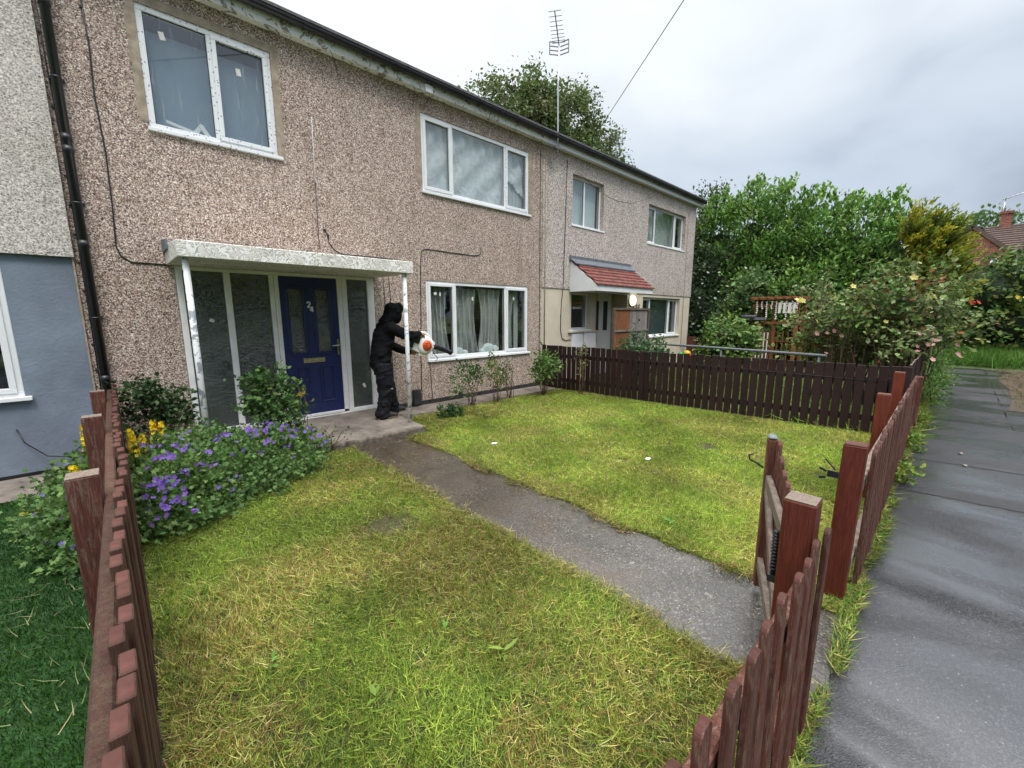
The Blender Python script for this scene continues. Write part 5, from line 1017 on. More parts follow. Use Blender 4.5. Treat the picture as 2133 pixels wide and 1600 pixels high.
core(SH, sb, .45); crown('foliage', SH, sb, 2600, .10, [(0.10, 0.19, 0.045), (0.16, 0.27, 0.07), (0.25, 0.33, 0.08), (0.06, 0.12, 0.03)], None, 'leaf', 12, .09, .1, droop=.2, seed=46, shell=.6)
DB = thing('shrub', 'small dark evergreen shrub at the foot of the neighbouring wall', 'shrub', (8.4, 4.7, 0)); db = [((8.35, 4.7, .75), (.5, .45, .5)), ((8.0, 4.5, .6), (.35, .35, .38)), ((8.75, 4.8, .6), (.38, .4, .36))]
core(DB, db, .5); crown('foliage', DB, db, 2600, .075, [(0.040, 0.085, 0.030), (0.06, 0.12, 0.042), (0.10, 0.17, 0.07)], None, 'leaf', 12, .07, .2, seed=47, shell=.7)
# golden conifer
CF = thing('conifer', 'golden yellow feathery conifer with sprays swept to the right', 'tree', (16.5, .6, 0))
cb = [((16.5, .92, 2.4), (.45, .42, 1.1)), ((16.5, .72, 3.2), (.4, .36, .8)), ((16.4, .42, 2.5), (.32, .26, .7)), ((16.5, 1.08, 3.7), (.3, .3, .6)), ((16.5, .60, 3.5), (.25, .25, .5))]
core(CF, cb, .6); rgc = np.random.default_rng(50); P = []; Dd = []; Cc = []; Sz = []
for k in range(330):
    b_ = cb[rgc.integers(5)]; dv = norm(rgc.normal(size=(1, 3)))[0]; dv[0] = -abs(dv[0]) if rgc.random() < .7 else dv[0]; st = np.array(b_[0]) + dv * np.array(b_[1]) * .8; dr = dv * .45 + np.array([-.1, -.55, .7]) + rgc.normal(0, .22, 3); dr /= np.linalg.norm(dr); L_ = rgc.uniform(.3, .8)
    col = np.array([(0.36, 0.33, 0.035), (0.22, 0.25, 0.035), (0.13, 0.18, 0.03), (0.07, 0.10, 0.025)][rgc.choice(4, p=[.3, .3, .25, .15])])
    for s in np.linspace(0, 1, 34):
        aa = rgc.uniform(0, 6.28); off = rgc.normal(0, .05 * (1.2 - s), 3); P.append(st + dr * s * L_ + off + np.array([0, 0, -.12 * s * s * L_])); Dd.append(dr + rgc.normal(0, .38, 3)); Cc.append(col * (1 + rgc.normal(0, .15)) * (1 if s < .6 else 1.25)); Sz.append(.16 * (1.1 - .55 * s))
P, Dd, Cc, Sz = map(np.array, (P, Dd, Cc, Sz)); V, F, K = scatter(SLIM_V, SLIM_F, P, frames(Dd, rgc.normal(size=Dd.shape)), np.stack([Sz * 1.6, Sz, Sz], 1), np.clip(Cc, .004, 1)); blank_mesh('foliage', V, F, K, 'leaf', CF, False)
m_ = MB(); m_.tube([(16.5, .7, 0), (16.45, .7, 1.5), (16.4, .6, 3.2)], [.14, .11, .03], 8); m_.build('trunk', 'bark', CF)
# big straggly rose by the fence corner
RB = thing('rose_bush', 'big straggly rose with brown stems, red young leaves and pink flowers by the fence corner', 'bush', (9.6, 1.4, 0), 'rose bushes round the house')
RBC = [(0.10, 0.18, 0.045), (0.16, 0.23, 0.075), (0.28, 0.33, 0.16), (0.08, 0.11, 0.045), (0.33, 0.11, 0.06), (0.17, 0.20, 0.045)]
def canes(parent, bases, n, reach, lsize, cols, w, seed, leaves=46):
    rng = np.random.default_rng(seed); mb = MB(); P = []; Dd = []; Cc = []
    for k in range(n):
        b_ = np.array(bases[k % len(bases)]) + np.array([rng.normal(0, .16), rng.normal(0, .16), 0]); a = rng.uniform(0, 6.28); rr = rng.uniform(.15, 1) * reach; h_ = rng.uniform(1.3, 2.75) * (1 - .3 * rr / reach); tip = b_ + np.array([math.cos(a) * rr * .8, math.sin(a) * rr, h_]); mid = b_ + np.array([math.cos(a) * rr * .25, math.sin(a) * rr * .3, h_ * .7]); end = tip + np.array([math.cos(a) * .25, math.sin(a) * .25, -.12])
        q = [b_, b_ * .5 + mid * .5 + rng.normal(0, .05, 3), mid, mid * .45 + tip * .55 + np.array([0, 0, .06]), tip, end]; mb.tube([tuple(x) for x in q], [.012, .010, .008, .006, .004, .002], 5)
        hue = np.array(cols)[rng.choice(len(cols), p=w)]
        for _ in range(int(leaves * rng.uniform(.5, 1.3))):
            t_ = 1.6 + 3.4 * rng.random() ** .6; i0 = min(int(t_), 4); p = q[i0] + (q[i0 + 1] - q[i0]) * (t_ - i0); P.append(p + rng.normal(0, .085, 3)); Dd.append(rng.normal(0, .8, 3) + np.array([math.cos(a) * .4, math.sin(a) * .4, .05])); Cc.append((hue if rng.random() < .6 else np.array(cols)[rng.choice(len(cols), p=w)]) * (1 + rng.normal(0, .2)))
    mb.build('cane', 'stem_brown', parent); P, Dd, Cc = map(np.array, (P, Dd, Cc)); n_ = len(P)
    V, F, K = scatter(LEAF_V, LEAF_F, P, frames(Dd, rng.normal(0, .45, (n_, 3)) + np.array([0, 0, 1])), lsize * rng.uniform(.6, 1.3, n_), np.clip(Cc, .004, 1)); return blank_mesh('foliage', V, F, K, 'leaf', parent, False)
canes(RB, [(9.6, .75, 0), (9.7, 1.2, 0), (9.9, 1.65, 0), (10.0, .6, 0), (10.5, .5, 0)], 140, .72, .085, RBC, np.array([3.5, 3, 1.1, 2.4, .7, 2.3]) / 13.0, 52, 62)
rgp = random.Random(6); pk = [(9.1 + rgp.uniform(-.1, .3), .28 + rgp.uniform(-.12, .15), .95 + rgp.uniform(-.15, .5)) for _ in range(12)] + [(10.0, -.08, .98), (10.05, -.14, 1.0), (9.95, -.1, .94), (10.1, -.05, 1.12), (10.0, 0.02, 1.25), (9.15, 1.55, 1.3), (9.1, 1.45, 1.34), (9.15, 1.7, 1.28), (9.2, 1.35, 1.25), (9.0, 1.5, .95)]
add_flowers(RB, pk, (0.72, 0.36, 0.38), (0.8, 0.5, 0.4), .045, 7); add_flowers(RB, [(9.15, 2.02, 1.86), (9.2, 2.0, 1.9), (9.15, 1.97, 1.87), (9.17, 2.06, 1.89), (9.35, 1.3, 2.1), (9.3, 1.0, 1.75), (9.4, .55, 2.2), (9.3, 1.75, 1.5), (9.25, .8, 1.5), (9.5, .3, 1.9), (9.2, 1.5, 1.9)], (0.78, 0.70, 0.30), (0.7, .6, .1), .055, 9)
# bramble and honeysuckle bank on the right
BR = thing('bramble_bank', 'tangled green bramble and honeysuckle mass above the long grass', 'bush', (22.5, -1, .4))
bb = [((22.3, -.6, 2.2), (1.1, 1.0, 1.35)), ((22.6, -1.8, 2.3), (1.1, 1.1, 1.45)), ((22.6, -3.0, 2.2), (1.1, 1.1, 1.4)), ((21.7, .5, 1.5), (1.0, 1.0, 1.2)), ((20.6, 1.3, 1.2), (1.0, .9, 1.3)), ((22.0, -1.2, 1.2), (1.0, 1.4, .9)), ((19.2, 1.6, 1.5), (.8, .8, 1.2))]
core(BR, bb, .68); crown('foliage', BR, bb, 13000, .16, [(0.07, 0.14, 0.035), (0.11, 0.20, 0.045), (0.17, 0.25, 0.06), (0.04, 0.075, 0.025), (0.22, 0.21, 0.04)], np.array([3, 3, 2, 2, .8]) / 10.8, 'leaf', 14, .15, .2, seed=55, shell=.72)
add_flowers(BR, [(21.2, -1.32, 2.14), (21.2, -1.25, 2.16), (21.22, -1.4, 2.13), (21.2, -1.46, 2.12)], (0.8, 0.7, 0.12), (0.8, .6, .1), .09, 4); add_flowers(BR, [(20.8, -.35, 2.0), (20.8, -.42, 2.01), (20.8, -.28, 2.0), (20.82, -.2, 2.0)], (0.5, 0.10, 0.05), (0.4, .1, .05), .08, 5)
CW = thing('weed_clump', 'fresh green weeds overhanging the far end of the black-brown fence', 'plant', (10.6, .2, 0)); cwb = [((10.9, .15, .35), (.9, .16, .42)), ((12.2, .2, .4), (.8, .2, .5)), ((14.0, .35, .3), (1.2, .2, .4))]
crown('foliage', CW, cwb, 3600, .085, [(0.07, 0.17, 0.03), (0.11, 0.22, 0.045), (0.17, 0.25, 0.07), (0.04, 0.09, 0.025)], None, 'slim', 14, .09, .6, seed=57, shell=.5)
for (x, n_, lb_) in ((5.4, 60, 'yellow-green weed at the fence foot halfway along the far red fence'), (6.9, 90, 'bright leafy weed at the foot of the red fence near the dark corner'), (8.3, 100, 'tall bright weed at the foot of the black-brown fence')):
    w_ = thing('weed_clump', lb_, 'plant', (x, .17, 0), 'weeds along the fence foot'); crown('foliage', w_, [((x, .17, .09), (.12, .06, .11))], n_ * 2, .045, [(0.13, 0.25, 0.04), (0.22, 0.28, 0.05)], None, 'leaf', 8, .04, .6, seed=int(x * 10), shell=.3)
# tree behind the roof
TR = thing('birch_tree', 'tall loose-crowned tree with drooping leaves behind the roof', 'tree', (16.4, 16, 0)); rt = np.random.default_rng(60)
tb = [((13.2, 15.5, 10.6), (1.3, 1.4, 1.2)), ((15.4, 15.8, 11.2), (1.9, 1.8, 1.7)), ((17.3, 16, 11.7), (1.9, 1.8, 1.8)), ((19.6, 16, 11.9), (1.9, 1.8, 2.0)), ((21.8, 16, 11.0), (1.7, 1.7, 1.9)), ((23.6, 16, 10.4), (1.4, 1.5, 1.4)), ((18.5, 16, 9.8), (3.4, 2.2, 2.0)), ((16.6, 15.8, 13.0), (.7, .8, .7)), ((20.2, 16, 13.4), (.7, .8, .9)), ((22.0, 16, 9.3), (2.2, 1.8, 1.6))]
_, tcn_ = crown('crown', TR, tb, 40000, .17, [(0.085, 0.14, 0.045), (0.13, 0.19, 0.06), (0.18, 0.24, 0.09), (0.12, 0.12, 0.05)], None, 'leaf', 26, .22, .0, droop=.45, seed=61, shell=.45, gap=.40)
m_ = MB(); m_.tube([(17.4, 16, -.1), (17.3, 16, 4), (17.5, 16, 8), (18.0, 16, 12.0)], [.32, .26, .17, .05], 10)
for i in range(0, len(tcn_), max(1, len(tcn_) // 60)):
    q = Vector(tcn_[i]); s = Vector((17.45, 16, max(4.5, q.z - rt.uniform(2, 4)))); m_.tube([s, s.lerp(q, .5) + Vector((0, 0, .4)), q], [.07, .035, .012], 5)
m_.build('trunk', 'bark', TR)
FB = thing('bush', 'far green treetop just left of the brick chimney', 'tree', (60, -1, 0)); crown('crown', FB, [((60, -1.2, 9.8), (1.5, 2.0, 1.1))], 900, .35, [(0.10, 0.17, 0.06)], None, 'leaf', 10, .3, seed=63, shell=.4); m_ = MB(); m_.tube([(60, -1.2, 0), (60, -1.2, 9.5)], [.3, .1], 6); m_.build('trunk', 'bark', FB)
# trees across the road behind the photographer, seen as dark reflections in the windows
for i, (x, y, h_) in enumerate(((-4, -9, 5.2), (1.5, -9.5, 5.6), (6.5, -9, 5.0), (12, -9.5, 5.6), (18, -9, 5.4))):
    T = thing('street_tree', ['tree across the road reflected in the blue-walled house window', 'tree across the road reflected in the porch screen', 'tree across the road reflected in the lower window', 'tree across the road reflected in the end house window', 'tree across the road beyond the end of the terrace'][i], 'tree', (x, y, 0), 'trees across the road')
    tb_ = [((x, y, h_ * .55), (2.6, 1.6, h_ * .45)), ((x + 1.8, y, h_ * .5), (1.8, 1.5, h_ * .4))]; core(T, tb_, .7); crown('crown', T, tb_, 1500, .34, DARK[:3], None, 'leaf', 10, .3, seed=70 + i, shell=.8); m_ = MB(); m_.tube([(x, y, 0), (x, y, h_ * .6)], [.22, .12], 8); m_.build('trunk', 'bark', T)

# ------------------------------------------------------------------ far brick house
BH = thing('brick_house', 'red brick house with brown tiled roof and chimney beyond the bushes', 'house', (44, -4, 0))
mb = MB(); mb.box(40.6, 47, -13, -.62, 0, 5.55); mb.prism([(-.63, 0), (.75, 0), (.75, 6.3), (.0, 7.02), (-1.62, 5.45), (-1.62, 0)], 'x', 39.6, 40.7); mb.build('wall', 'brick', BH)
mb = MB(); rows = 12
for i in range(rows):
    a, b_ = i / rows, (i + 1) / rows; mb.prism([(40.1 + 3.6 * a, 5.42 + 2.0 * a), (40.1 + 3.6 * b_ + .06, 5.42 + 2.0 * b_), (40.1 + 3.6 * b_ + .06, 5.46 + 2.0 * b_), (40.1 + 3.6 * a, 5.54 + 2.0 * a)], 'y', -13.2, -.45 - 0.9 * (1 - a) ** 1)
mb.quad((43.7, -13.2, 7.45), (47.4, -13.2, 5.4), (47.4, -.4, 5.4), (43.7, -.4, 7.45)); mb.v = [(v[1], v[0], v[2]) if False else v for v in mb.v]
# prism over 'y' takes (x, z) outlines
mb.build('roof', 'roof_brown', BH)
mb = MB(); mb.bar((39.55, .0, 7.06), (39.55, -1.68, 5.42), .22, .10, (1, 0, 0)); mb.bar((39.55, .0, 7.06), (39.55, .85, 6.24), .22, .10, (1, 0, 0)); mb.build('verge', 'roof_brown', BH)
mb = MB(); mb.box(43.3, 44.1, -1.72, -1.22, 6.9, 8.15); mb.box(43.24, 44.16, -1.78, -1.16, 8.15, 8.3); mb.lathe([(.1, 0), (.09, .25)], (43.7, -1.3, 8.3), 8); mb.build('chimney', 'brick', BH)
mb = MB(); mb.tube([(43.6, -1.25, 7.6), (43.62, -1.3, 9.1)], .035, 6); mb.tube([(43.6, -1.15, 9.08), (43.4, -2.3, 9.42)], .03, 6)
for q in np.linspace(.15, 1, 6): mb.tube([(43.35, -1.15 - 1.1 * q, 9.1 + .31 * q), (43.75, -1.15 - 1.1 * q, 9.1 + .31 * q)], .012, 5)
mb.build('chimney_aerial', 'aerial_metal', BH)
for (a, b_, c_, d) in ((-1.32, -1.0, 4.5, 5.0), (-3.4, -2.05, 3.9, 5.3)):
    mb = MB(); xx = 39.5 if a > -1.6 else 40.5; mb.box(xx, xx + .12, a, b_, c_, d); w_ = mb.build('window', 'white_plastic', BH); mb = MB(); mb.box(xx - .02, xx + .02, a + .1, b_ - .1, c_ + .1, d - .1); mb.build('pane', 'blind_blue', w_)
mb = MB(); mb.box(40.0, 40.14, -13.1, -1.66, 5.33, 5.45); mb.build('gutter', 'gutter_black', BH)

# ------------------------------------------------------------------ things in the right-hand garden
AR = thing('garden_arbour', 'wooden garden arbour hung with white beads and ornaments', 'arbour', (13, 3.3, 0))
for x, y in ((12.9, 2.86), (12.9, 3.82), (13.6, 2.86), (13.6, 3.82), (12.9, 3.36)): m_ = MB(); m_.box(x - .04, x + .04, y - .04, y + .04, -.1, 2.02); m_.build('post', 'wood_orange', AR)
m_ = MB(); m_.box(12.75, 13.75, 2.72, 3.95, 2.02, 2.06); 
for i in range(7): m_.box(12.7, 13.8, 2.75 + i * .19, 2.79 + i * .19, 2.06, 2.10)
m_.box(12.84, 12.88, 2.8, 3.9, 1.82, 1.9); m_.box(12.84, 12.87, 2.8, 3.9, 1.38, 1.44); m_.build('roof', 'wood_orange', AR)
m_ = MB()
for i in range(5): m_.box(12.87, 12.89, 3.42 + i * .085, 3.45 + i * .085, .0, 1.2)
for z in (.3, .6, .9): m_.box(12.88, 12.9, 2.88, 3.4, z, z + .03)
for y in (3.0, 3.12, 3.24): m_.box(12.89, 12.91, y, y + .03, .0, 1.2)
m_.build('lattice', 'wood_orange', AR)
m_ = MB(); rg = random.Random(3)
for i in range(9):
    y = 2.86 + i * .115; n_ = rg.randint(4, 9)
    m_ = MB(); m_.tube([(12.80, y, 2.0), (12.80, y, 1.95 - n_ * .055)], .005, 4)
    for k in range(n_): m_.ball((12.80, y + rg.uniform(-.012, .012), 1.95 - k * .055), .024, 6)
    m_.build('bead_string', 'bead_white', AR)
for i in range(4): m_ = MB(); m_.box(12.77, 12.79, 2.88 + i * .11, 2.94 + i * .11, 1.66, 1.93); m_.build('ornament', 'bead_white', AR)
for i in range(5): m_ = MB(); m_.box(12.83, 12.85, 3.46 + i * .085, 3.485 + i * .085, .3, 1.15); m_.build('white_strip', 'bead_white', AR)
m_ = MB(); m_.box(12.7, 12.85, 3.55, 3.98, 1.48, 1.55); m_.lathe([(0, 0), (.16, .02), (.2, .1), (.19, .11)], (12.75, 3.95, 1.5), 12); m_.build('bird_tray', 'lead', AR)
RL = thing('handrail', 'grey galvanised tube handrail along the neighbouring garden path', 'rail', (8.9, 3.2, 0)); m_ = MB(); m_.tube([(9.35, 5.3, .93), (9.18, 4.6, .95), (8.85, 3.2, .955), (8.45, 1.4, .95)], .024, 10); m_.build('top_tube', 'galvanised', RL)
for x, y in ((9.22, 4.8), (8.86, 3.2), (8.48, 1.5)): m_ = MB(); m_.tube([(x, y, -.1), (x, y, .94)], .02, 8); m_.build('leg', 'galvanised', RL)
FP = thing('wooden_screen', 'part brown, part silvered wooden panel standing before the white door', 'panel', (9.1, 5.55, 0))
for i in range(11):
    x = 8.47 + i * .14; m_ = MB(); m_.box(x, x + .136, 5.5, 5.52 + .006 * (i % 2), .05, 1.76 + .004 * (i % 3)); m_.build('board', 'wood_orange' if i < 5 else 'wood_silver', FP)
for z in (.15, 1.22, 1.74): m_ = MB(); m_.box(8.45, 10.04, 5.475, 5.499, z, z + .045); m_.build('batten', 'wood_silver' if z < 1.3 else 'bark', FP)
for x in (8.44, 10.03): m_ = MB(); m_.box(x, x + .045, 5.47, 5.53, .0, 1.79); m_.build('batten', 'bark', FP)
TL = thing('trellis', 'small grey wooden trellis fixed under the lit wall lamp', 'trellis', (10.85, 6.33, 1.2)); m_ = MB()
for x in (10.74, 10.88, 11.02): m_.box(x, x + .02, 6.325, 6.345, 1.15, 1.93)
for z in (1.3, 1.5, 1.7, 1.88): m_.box(10.72, 11.06, 6.312, 6.324, z, z + .02)
m_.build('lattice', 'wood_grey', TL)
WP = thing('wall_pot', 'orange terracotta wall pot hanging on the trellis', 'pot', (10.8, 6.2, 1.1)); m_ = MB(); m_.lathe([(0, -.22), (.06, -.2), (.12, -.05), (.15, .07), (.14, .08), (.0, .05)], (10.8, 6.17, 1.33), 14); m_.build('bowl', 'terracotta', WP); crown('leaves', WP, [((10.8, 6.17, 1.5), (.14, .1, .12))], 160, .05, [(0.06, 0.11, 0.03), (0.45, 0.45, 0.4)], None, 'leaf', 6, .04, seed=81, shell=.2)
HP = thing('hanging_plant', 'trailing white and green plant below the terracotta pot', 'plant', (10.75, 6.2, .8)); crown('foliage', HP, [((10.72, 6.2, .85), (.14, .1, .18)), ((10.7, 6.2, .55), (.13, .1, .2))], 260, .06, [(0.10, 0.14, 0.06), (0.5, 0.52, 0.48)], None, 'leaf', 6, .05, seed=82, shell=.2); m_ = MB(); m_.lathe([(0, 0), (.08, .0), (.1, .14), (0, .12)], (10.72, 6.22, .62), 10); m_.build('pot', 'lead', HP)
TY = thing('garden_ornament', 'yellow, red and green painted garden bird ornament by the far corner', 'ornament', (13.3, 5.9, 0)); m_ = MB(); m_.ball((13.3, 5.85, .40), .10, 10, 0, (1, 1.2, .9)); m_.build('body', 'toy_yellow', TY); m_ = MB(); m_.ball((13.22, 6.02, .36), .09, 10); m_.tube([(13.3, 5.9, -.05), (13.3, 5.9, .3)], .02, 6); m_.build('wing', 'toy_green', TY); m_ = MB(); m_.ball((13.25, 5.70, .33), .06, 8); m_.build('tail', 'toy_red', TY)
GR = tag(MB(), None) if False else None
o = MB(); o.box(14.0, 14.06, 5.9, 6.2, -.1, .9); o.bar((14.0, 6.0, .5), (14.35, 5.6, 1.0), .03, .03); o = o.build('wood_stack', 'wood_red'); tag(o, 'dark red timber offcuts leaning at the far corner of the end house', 'timber')

# ------------------------------------------------------------------ litter
for x, y, w_, h_, a, lb_ in ((3.28, 3.79, .09, .03, .9, 'white torn paper strip on the right-hand lawn near the house'), (4.15, 2.18, .08, .04, .2, 'pale scrap lying in the middle of the right-hand lawn'), (6.55, -.25, .06, .03, .3, 'pale scrap on the wet footpath, the one nearer the fence'), (7.1, -.22, .07, .03, .6, 'pale scrap on the wet footpath, the one farther along')):
    m_ = MB(); c_, s = math.cos(a), math.sin(a); z = .035 if y > .3 else -.006
    m_.add([(x + (p * c_ - q * s) * w_, y + (p * s + q * c_) * h_, z + r_q) for p, q, r_q in ((-.5, -.5, 0), (0, -.6, .012), (.5, -.4, .002), (.55, .5, .004), (0, .5, .018), (-.5, .4, .006))], [(0, 1, 4, 5), (1, 2, 3, 4)]); o = m_.build('paper_scrap', 'paper' if y > 0 else 'wood_grey'); tag(o, lb_, 'litter', 'paper scraps on the ground')

# ------------------------------------------------------------------ person with leaf blower
def caps(mb_, a, b_, r1, r2, n=14, flat=(1, 1), cap=1.0):
    """tapered rounded limb as a closed piece, later fused by a voxel remesh"""
    a, b_ = Vector(a), Vector(b_); d = (b_ - a); L_ = d.length; d.normalize(); ref = d.cross(Vector((0, 1, 0)))
    if ref.length < .1: ref = d.cross(Vector((1, 0, 0)))
    ref.normalize(); s2 = d.cross(ref); rings = []
    for q in np.linspace(-1, 0, 5)[0:-1]: rings.append((-r1 * cap * math.cos((q + 1) * math.pi / 2), r1 * math.sin((q + 1) * math.pi / 2) + 1e-4))
    rings += [(L_ * t_, r1 + (r2 - r1) * t_) for t_ in (0, .25, .5, .75, 1)]
    for q in np.linspace(0, 1, 5)[1:]: rings.append((L_ + r2 * math.sin(q * math.pi / 2), r2 * math.cos(q * math.pi / 2) + 1e-4))
    vs = []
    for h_, r in rings:
        for k in range(n): t_ = 2 * math.pi * k / n; vs.append(a + d * h_ + (ref * math.cos(t_) * flat[0] + s2 * math.sin(t_) * flat[1]) * r)
    fs = [(i * n + k, i * n + (k + 1) % n, (i + 1) * n + (k + 1) % n, (i + 1) * n + k) for i in range(len(rings) - 1) for k in range(n)] + [tuple(range(n))[::-1], tuple((len(rings) - 1) * n + k for k in range(n))]
    mb_.add(vs, fs, 0, True)
def fuse(mb_, name, mat, parent, voxel, smooth=6, folds=0.0):
    o = mb_.build(name, mat, parent); r = o.modifiers.new('r', 'REMESH'); r.mode = 'VOXEL'; r.voxel_size = voxel; r.use_smooth_shade = True; s = o.modifiers.new('s', 'SMOOTH'); s.factor = .5; s.iterations = smooth
    dg = bpy.context.evaluated_depsgraph_get(); me = bpy.data.meshes.new_from_object(o.evaluated_get(dg)); me.name = name; o.modifiers.clear(); old = o.data; o.data = me; bpy.data.meshes.remove(old)
    if not me.materials: me.materials.append(MATS[mat])
    if folds:
        n_ = len(me.vertices); co = np.empty(n_ * 3); me.vertices.foreach_get('co', co); co = co.reshape(-1, 3); nn = np.empty(n_ * 3); me.vertices.foreach_get('normal', nn); nn = nn.reshape(-1, 3)
        w_ = co + 0.06 * np.stack([vnoise(co, 7, 31), vnoise(co, 7, 32), vnoise(co, 7, 33)], 1); q = np.stack([w_[:, 0] * 6 + w_[:, 2] * 4, w_[:, 1] * 6, w_[:, 2] * 13 - w_[:, 0] * 6], 1)
        rid = 1 - np.abs(2 * vnoise(q, 1.0, 35) - 1); rid2 = 1 - np.abs(2 * vnoise(q, 2.1, 36) - 1); co += nn * ((rid ** 2 - .4) * folds + (rid2 ** 2 - .4) * folds * .4)[:, None]; me.vertices.foreach_set('co', co.ravel()); me.update()
    me.polygons.foreach_set('use_smooth', [True] * len(me.polygons)); return o
PS = thing('person', 'person in black hooded jacket and work trousers leaning forward by the blue door', 'person', (2.85, 5.75, .1))
Zs = .115
J = dict(pel=(2.77, 5.74, .93), waist=(2.78, 5.74, 1.08), waist2=(2.79, 5.74, 1.16), chest=(2.845, 5.74, 1.34), neck=(2.93, 5.74, 1.53), head=(3.02, 5.74, 1.655), shR=(2.88, 5.56, 1.44), elR=(3.10, 5.49, 1.315), wrR=(3.31, 5.545, 1.345), shL=(2.90, 5.91, 1.44), elL=(3.02, 5.93, 1.17), wrL=(3.26, 5.735, 1.05), hipR=(2.76, 5.64, .90), knR=(2.77, 5.63, .52), anR=(2.715, 5.65, Zs + .09), hipL=(2.80, 5.85, .90), knL=(2.94, 5.87, .52), anL=(3.00, 5.89, Zs + .09))
b_ = MB()
for a, c_, r1, r2 in (('pel', 'waist', .125, .115), ('waist', 'chest', .115, .14), ('chest', 'neck', .13, .05), ('neck', 'head', .05, .055), ('chest', 'shR', .09, .06), ('chest', 'shL', .09, .06), ('shR', 'elR', .055, .042), ('elR', 'wrR', .042, .028), ('shL', 'elL', .055, .042), ('elL', 'wrL', .042, .028), ('pel', 'hipR', .1, .085), ('pel', 'hipL', .1, .085), ('hipR', 'knR', .085, .055), ('knR', 'anR', .055, .04), ('hipL', 'knL', .085, .055), ('knL', 'anL', .055, .04)): caps(b_, J[a], J[c_], r1, r2)
b_.ball((3.025, 5.74, 1.665), .1, 16, 0, (.98, .8, 1.15)); b_.ball((3.05, 5.74, 1.60), .062, 12, 0, (1, .85, .9)); caps(b_, (3.12, 5.74, 1.655), (3.14, 5.74, 1.62), .012, .017); caps(b_, (3.105, 5.72, 1.585), (3.105, 5.76, 1.585), .01, .01)
for s in (-1, 1): b_.ball((3.10, 5.74 + s * .034, 1.67), .016, 8); b_.ball((3.01, 5.74 + s * .083, 1.65), .022, 8, 0, (.9, .4, 1.3)); caps(b_, (J['anR'] if s < 0 else J['anL']), Vector(J['anR'] if s < 0 else J['anL']) + Vector((.12, s * -.02 * -1, -.05)), .032, .022)
def hand(mb_, w, palm, fdir, curl, thumb, sp):
    """w wrist, palm centre, fingers leave along fdir and curl towards `curl`"""
    w, palm, fdir, curl, sp = Vector(w), Vector(palm), Vector(fdir).normalized(), Vector(curl).normalized(), Vector(sp).normalized(); caps(mb_, w, palm, .026, .036, 10, (1, .8))
    for i, L_ in enumerate((.072, .08, .075, .058)):
        k0 = palm + fdir * .03 + sp * (-.03 + .02 * i); k1 = k0 + fdir * L_ * .42 + curl * .008; k2 = k1 + fdir * L_ * .2 + curl * L_ * .32; k3 = k2 - fdir * L_ * .08 + curl * L_ * .3
        caps(mb_, palm + sp * (-.022 + .015 * i), k0, .013, .0095, 8); caps(mb_, k0, k1, .0098, .009, 8); caps(mb_, k1, k2, .009, .0085, 8); caps(mb_, k2, k3, .0085, .0075, 8)
    t0 = palm - fdir * .012 - sp * .032; t1 = t0 - sp * .018 + Vector(thumb) * .028; t2 = t1 + Vector(thumb) * .02 + fdir * .018; caps(mb_, palm - fdir * .015, t0, .016, .013, 8); caps(mb_, t0, t1, .013, .011, 8); caps(mb_, t1, t2, .011, .009, 8)
hand(b_, J['wrR'], (3.36, 5.57, 1.335), (.75, .25, -.45), (-.2, .35, -.9), (.3, .3, -.6), (0.45, -.85, .1))
hand(b_, J['wrL'], (3.31, 5.71, 1.045), (.9, -.25, .05), (.1, -.2, .95), (.3, -.1, .9), (-.15, -.95, 0))
body = fuse(b_, 'body', 'skin', PS, .0062, 3)
# hooded jacket
b_ = MB()
for a, c_, r1, r2, fl in (('waist', 'waist2', .138, .142, (1, 1.12)), ('waist', 'chest', .145, .155, (.95, 1.15)), ('chest', 'neck', .145, .085, (1, 1.1)), ('chest', 'shR', .13, .09, (1, 1)), ('chest', 'shL', .13, .09, (1, 1)), ('shR', 'elR', .088, .068, (1, 1)), ('shL', 'elL', .088, .068, (1, 1))): caps(b_, J[a], J[c_], r1, r2, 18, fl)
caps(b_, J['elR'], Vector(J['elR']).lerp(Vector(J['wrR']), .93), .068, .048); caps(b_, J['elL'], Vector(J['elL']).lerp(Vector(J['wrL']), .93), .068, .048)
caps(b_, (2.765, 5.74, .885), (2.785, 5.74, 1.10), .146, .144, 18, (1, 1.15), .12); b_.ball((3.0, 5.74, 1.675), .128, 18, 0, (1.0, .86, 1.1)); caps(b_, (2.91, 5.74, 1.52), (2.97, 5.74, 1.62), .105, .115); caps(b_, (3.03, 5.74, 1.57), (3.09, 5.74, 1.74), .07, .07, 14, (1.2, 1.2))
caps(b_, (2.86, 5.74, 1.53), (2.90, 5.74, 1.56), .07, .07, 12, (1, 1.6))
for q in ((2.70, 5.60, 1.05), (2.74, 5.585, .96), (2.80, 5.585, 1.2), (2.98, 5.50, 1.37), (3.05, 5.46, 1.34)): caps(b_, q, Vector(q) + Vector((.09, -.01, .03)), .03, .026)
jk = fuse(b_, 'hooded_jacket', 'cloth_black', PS, .009, 4, .014)
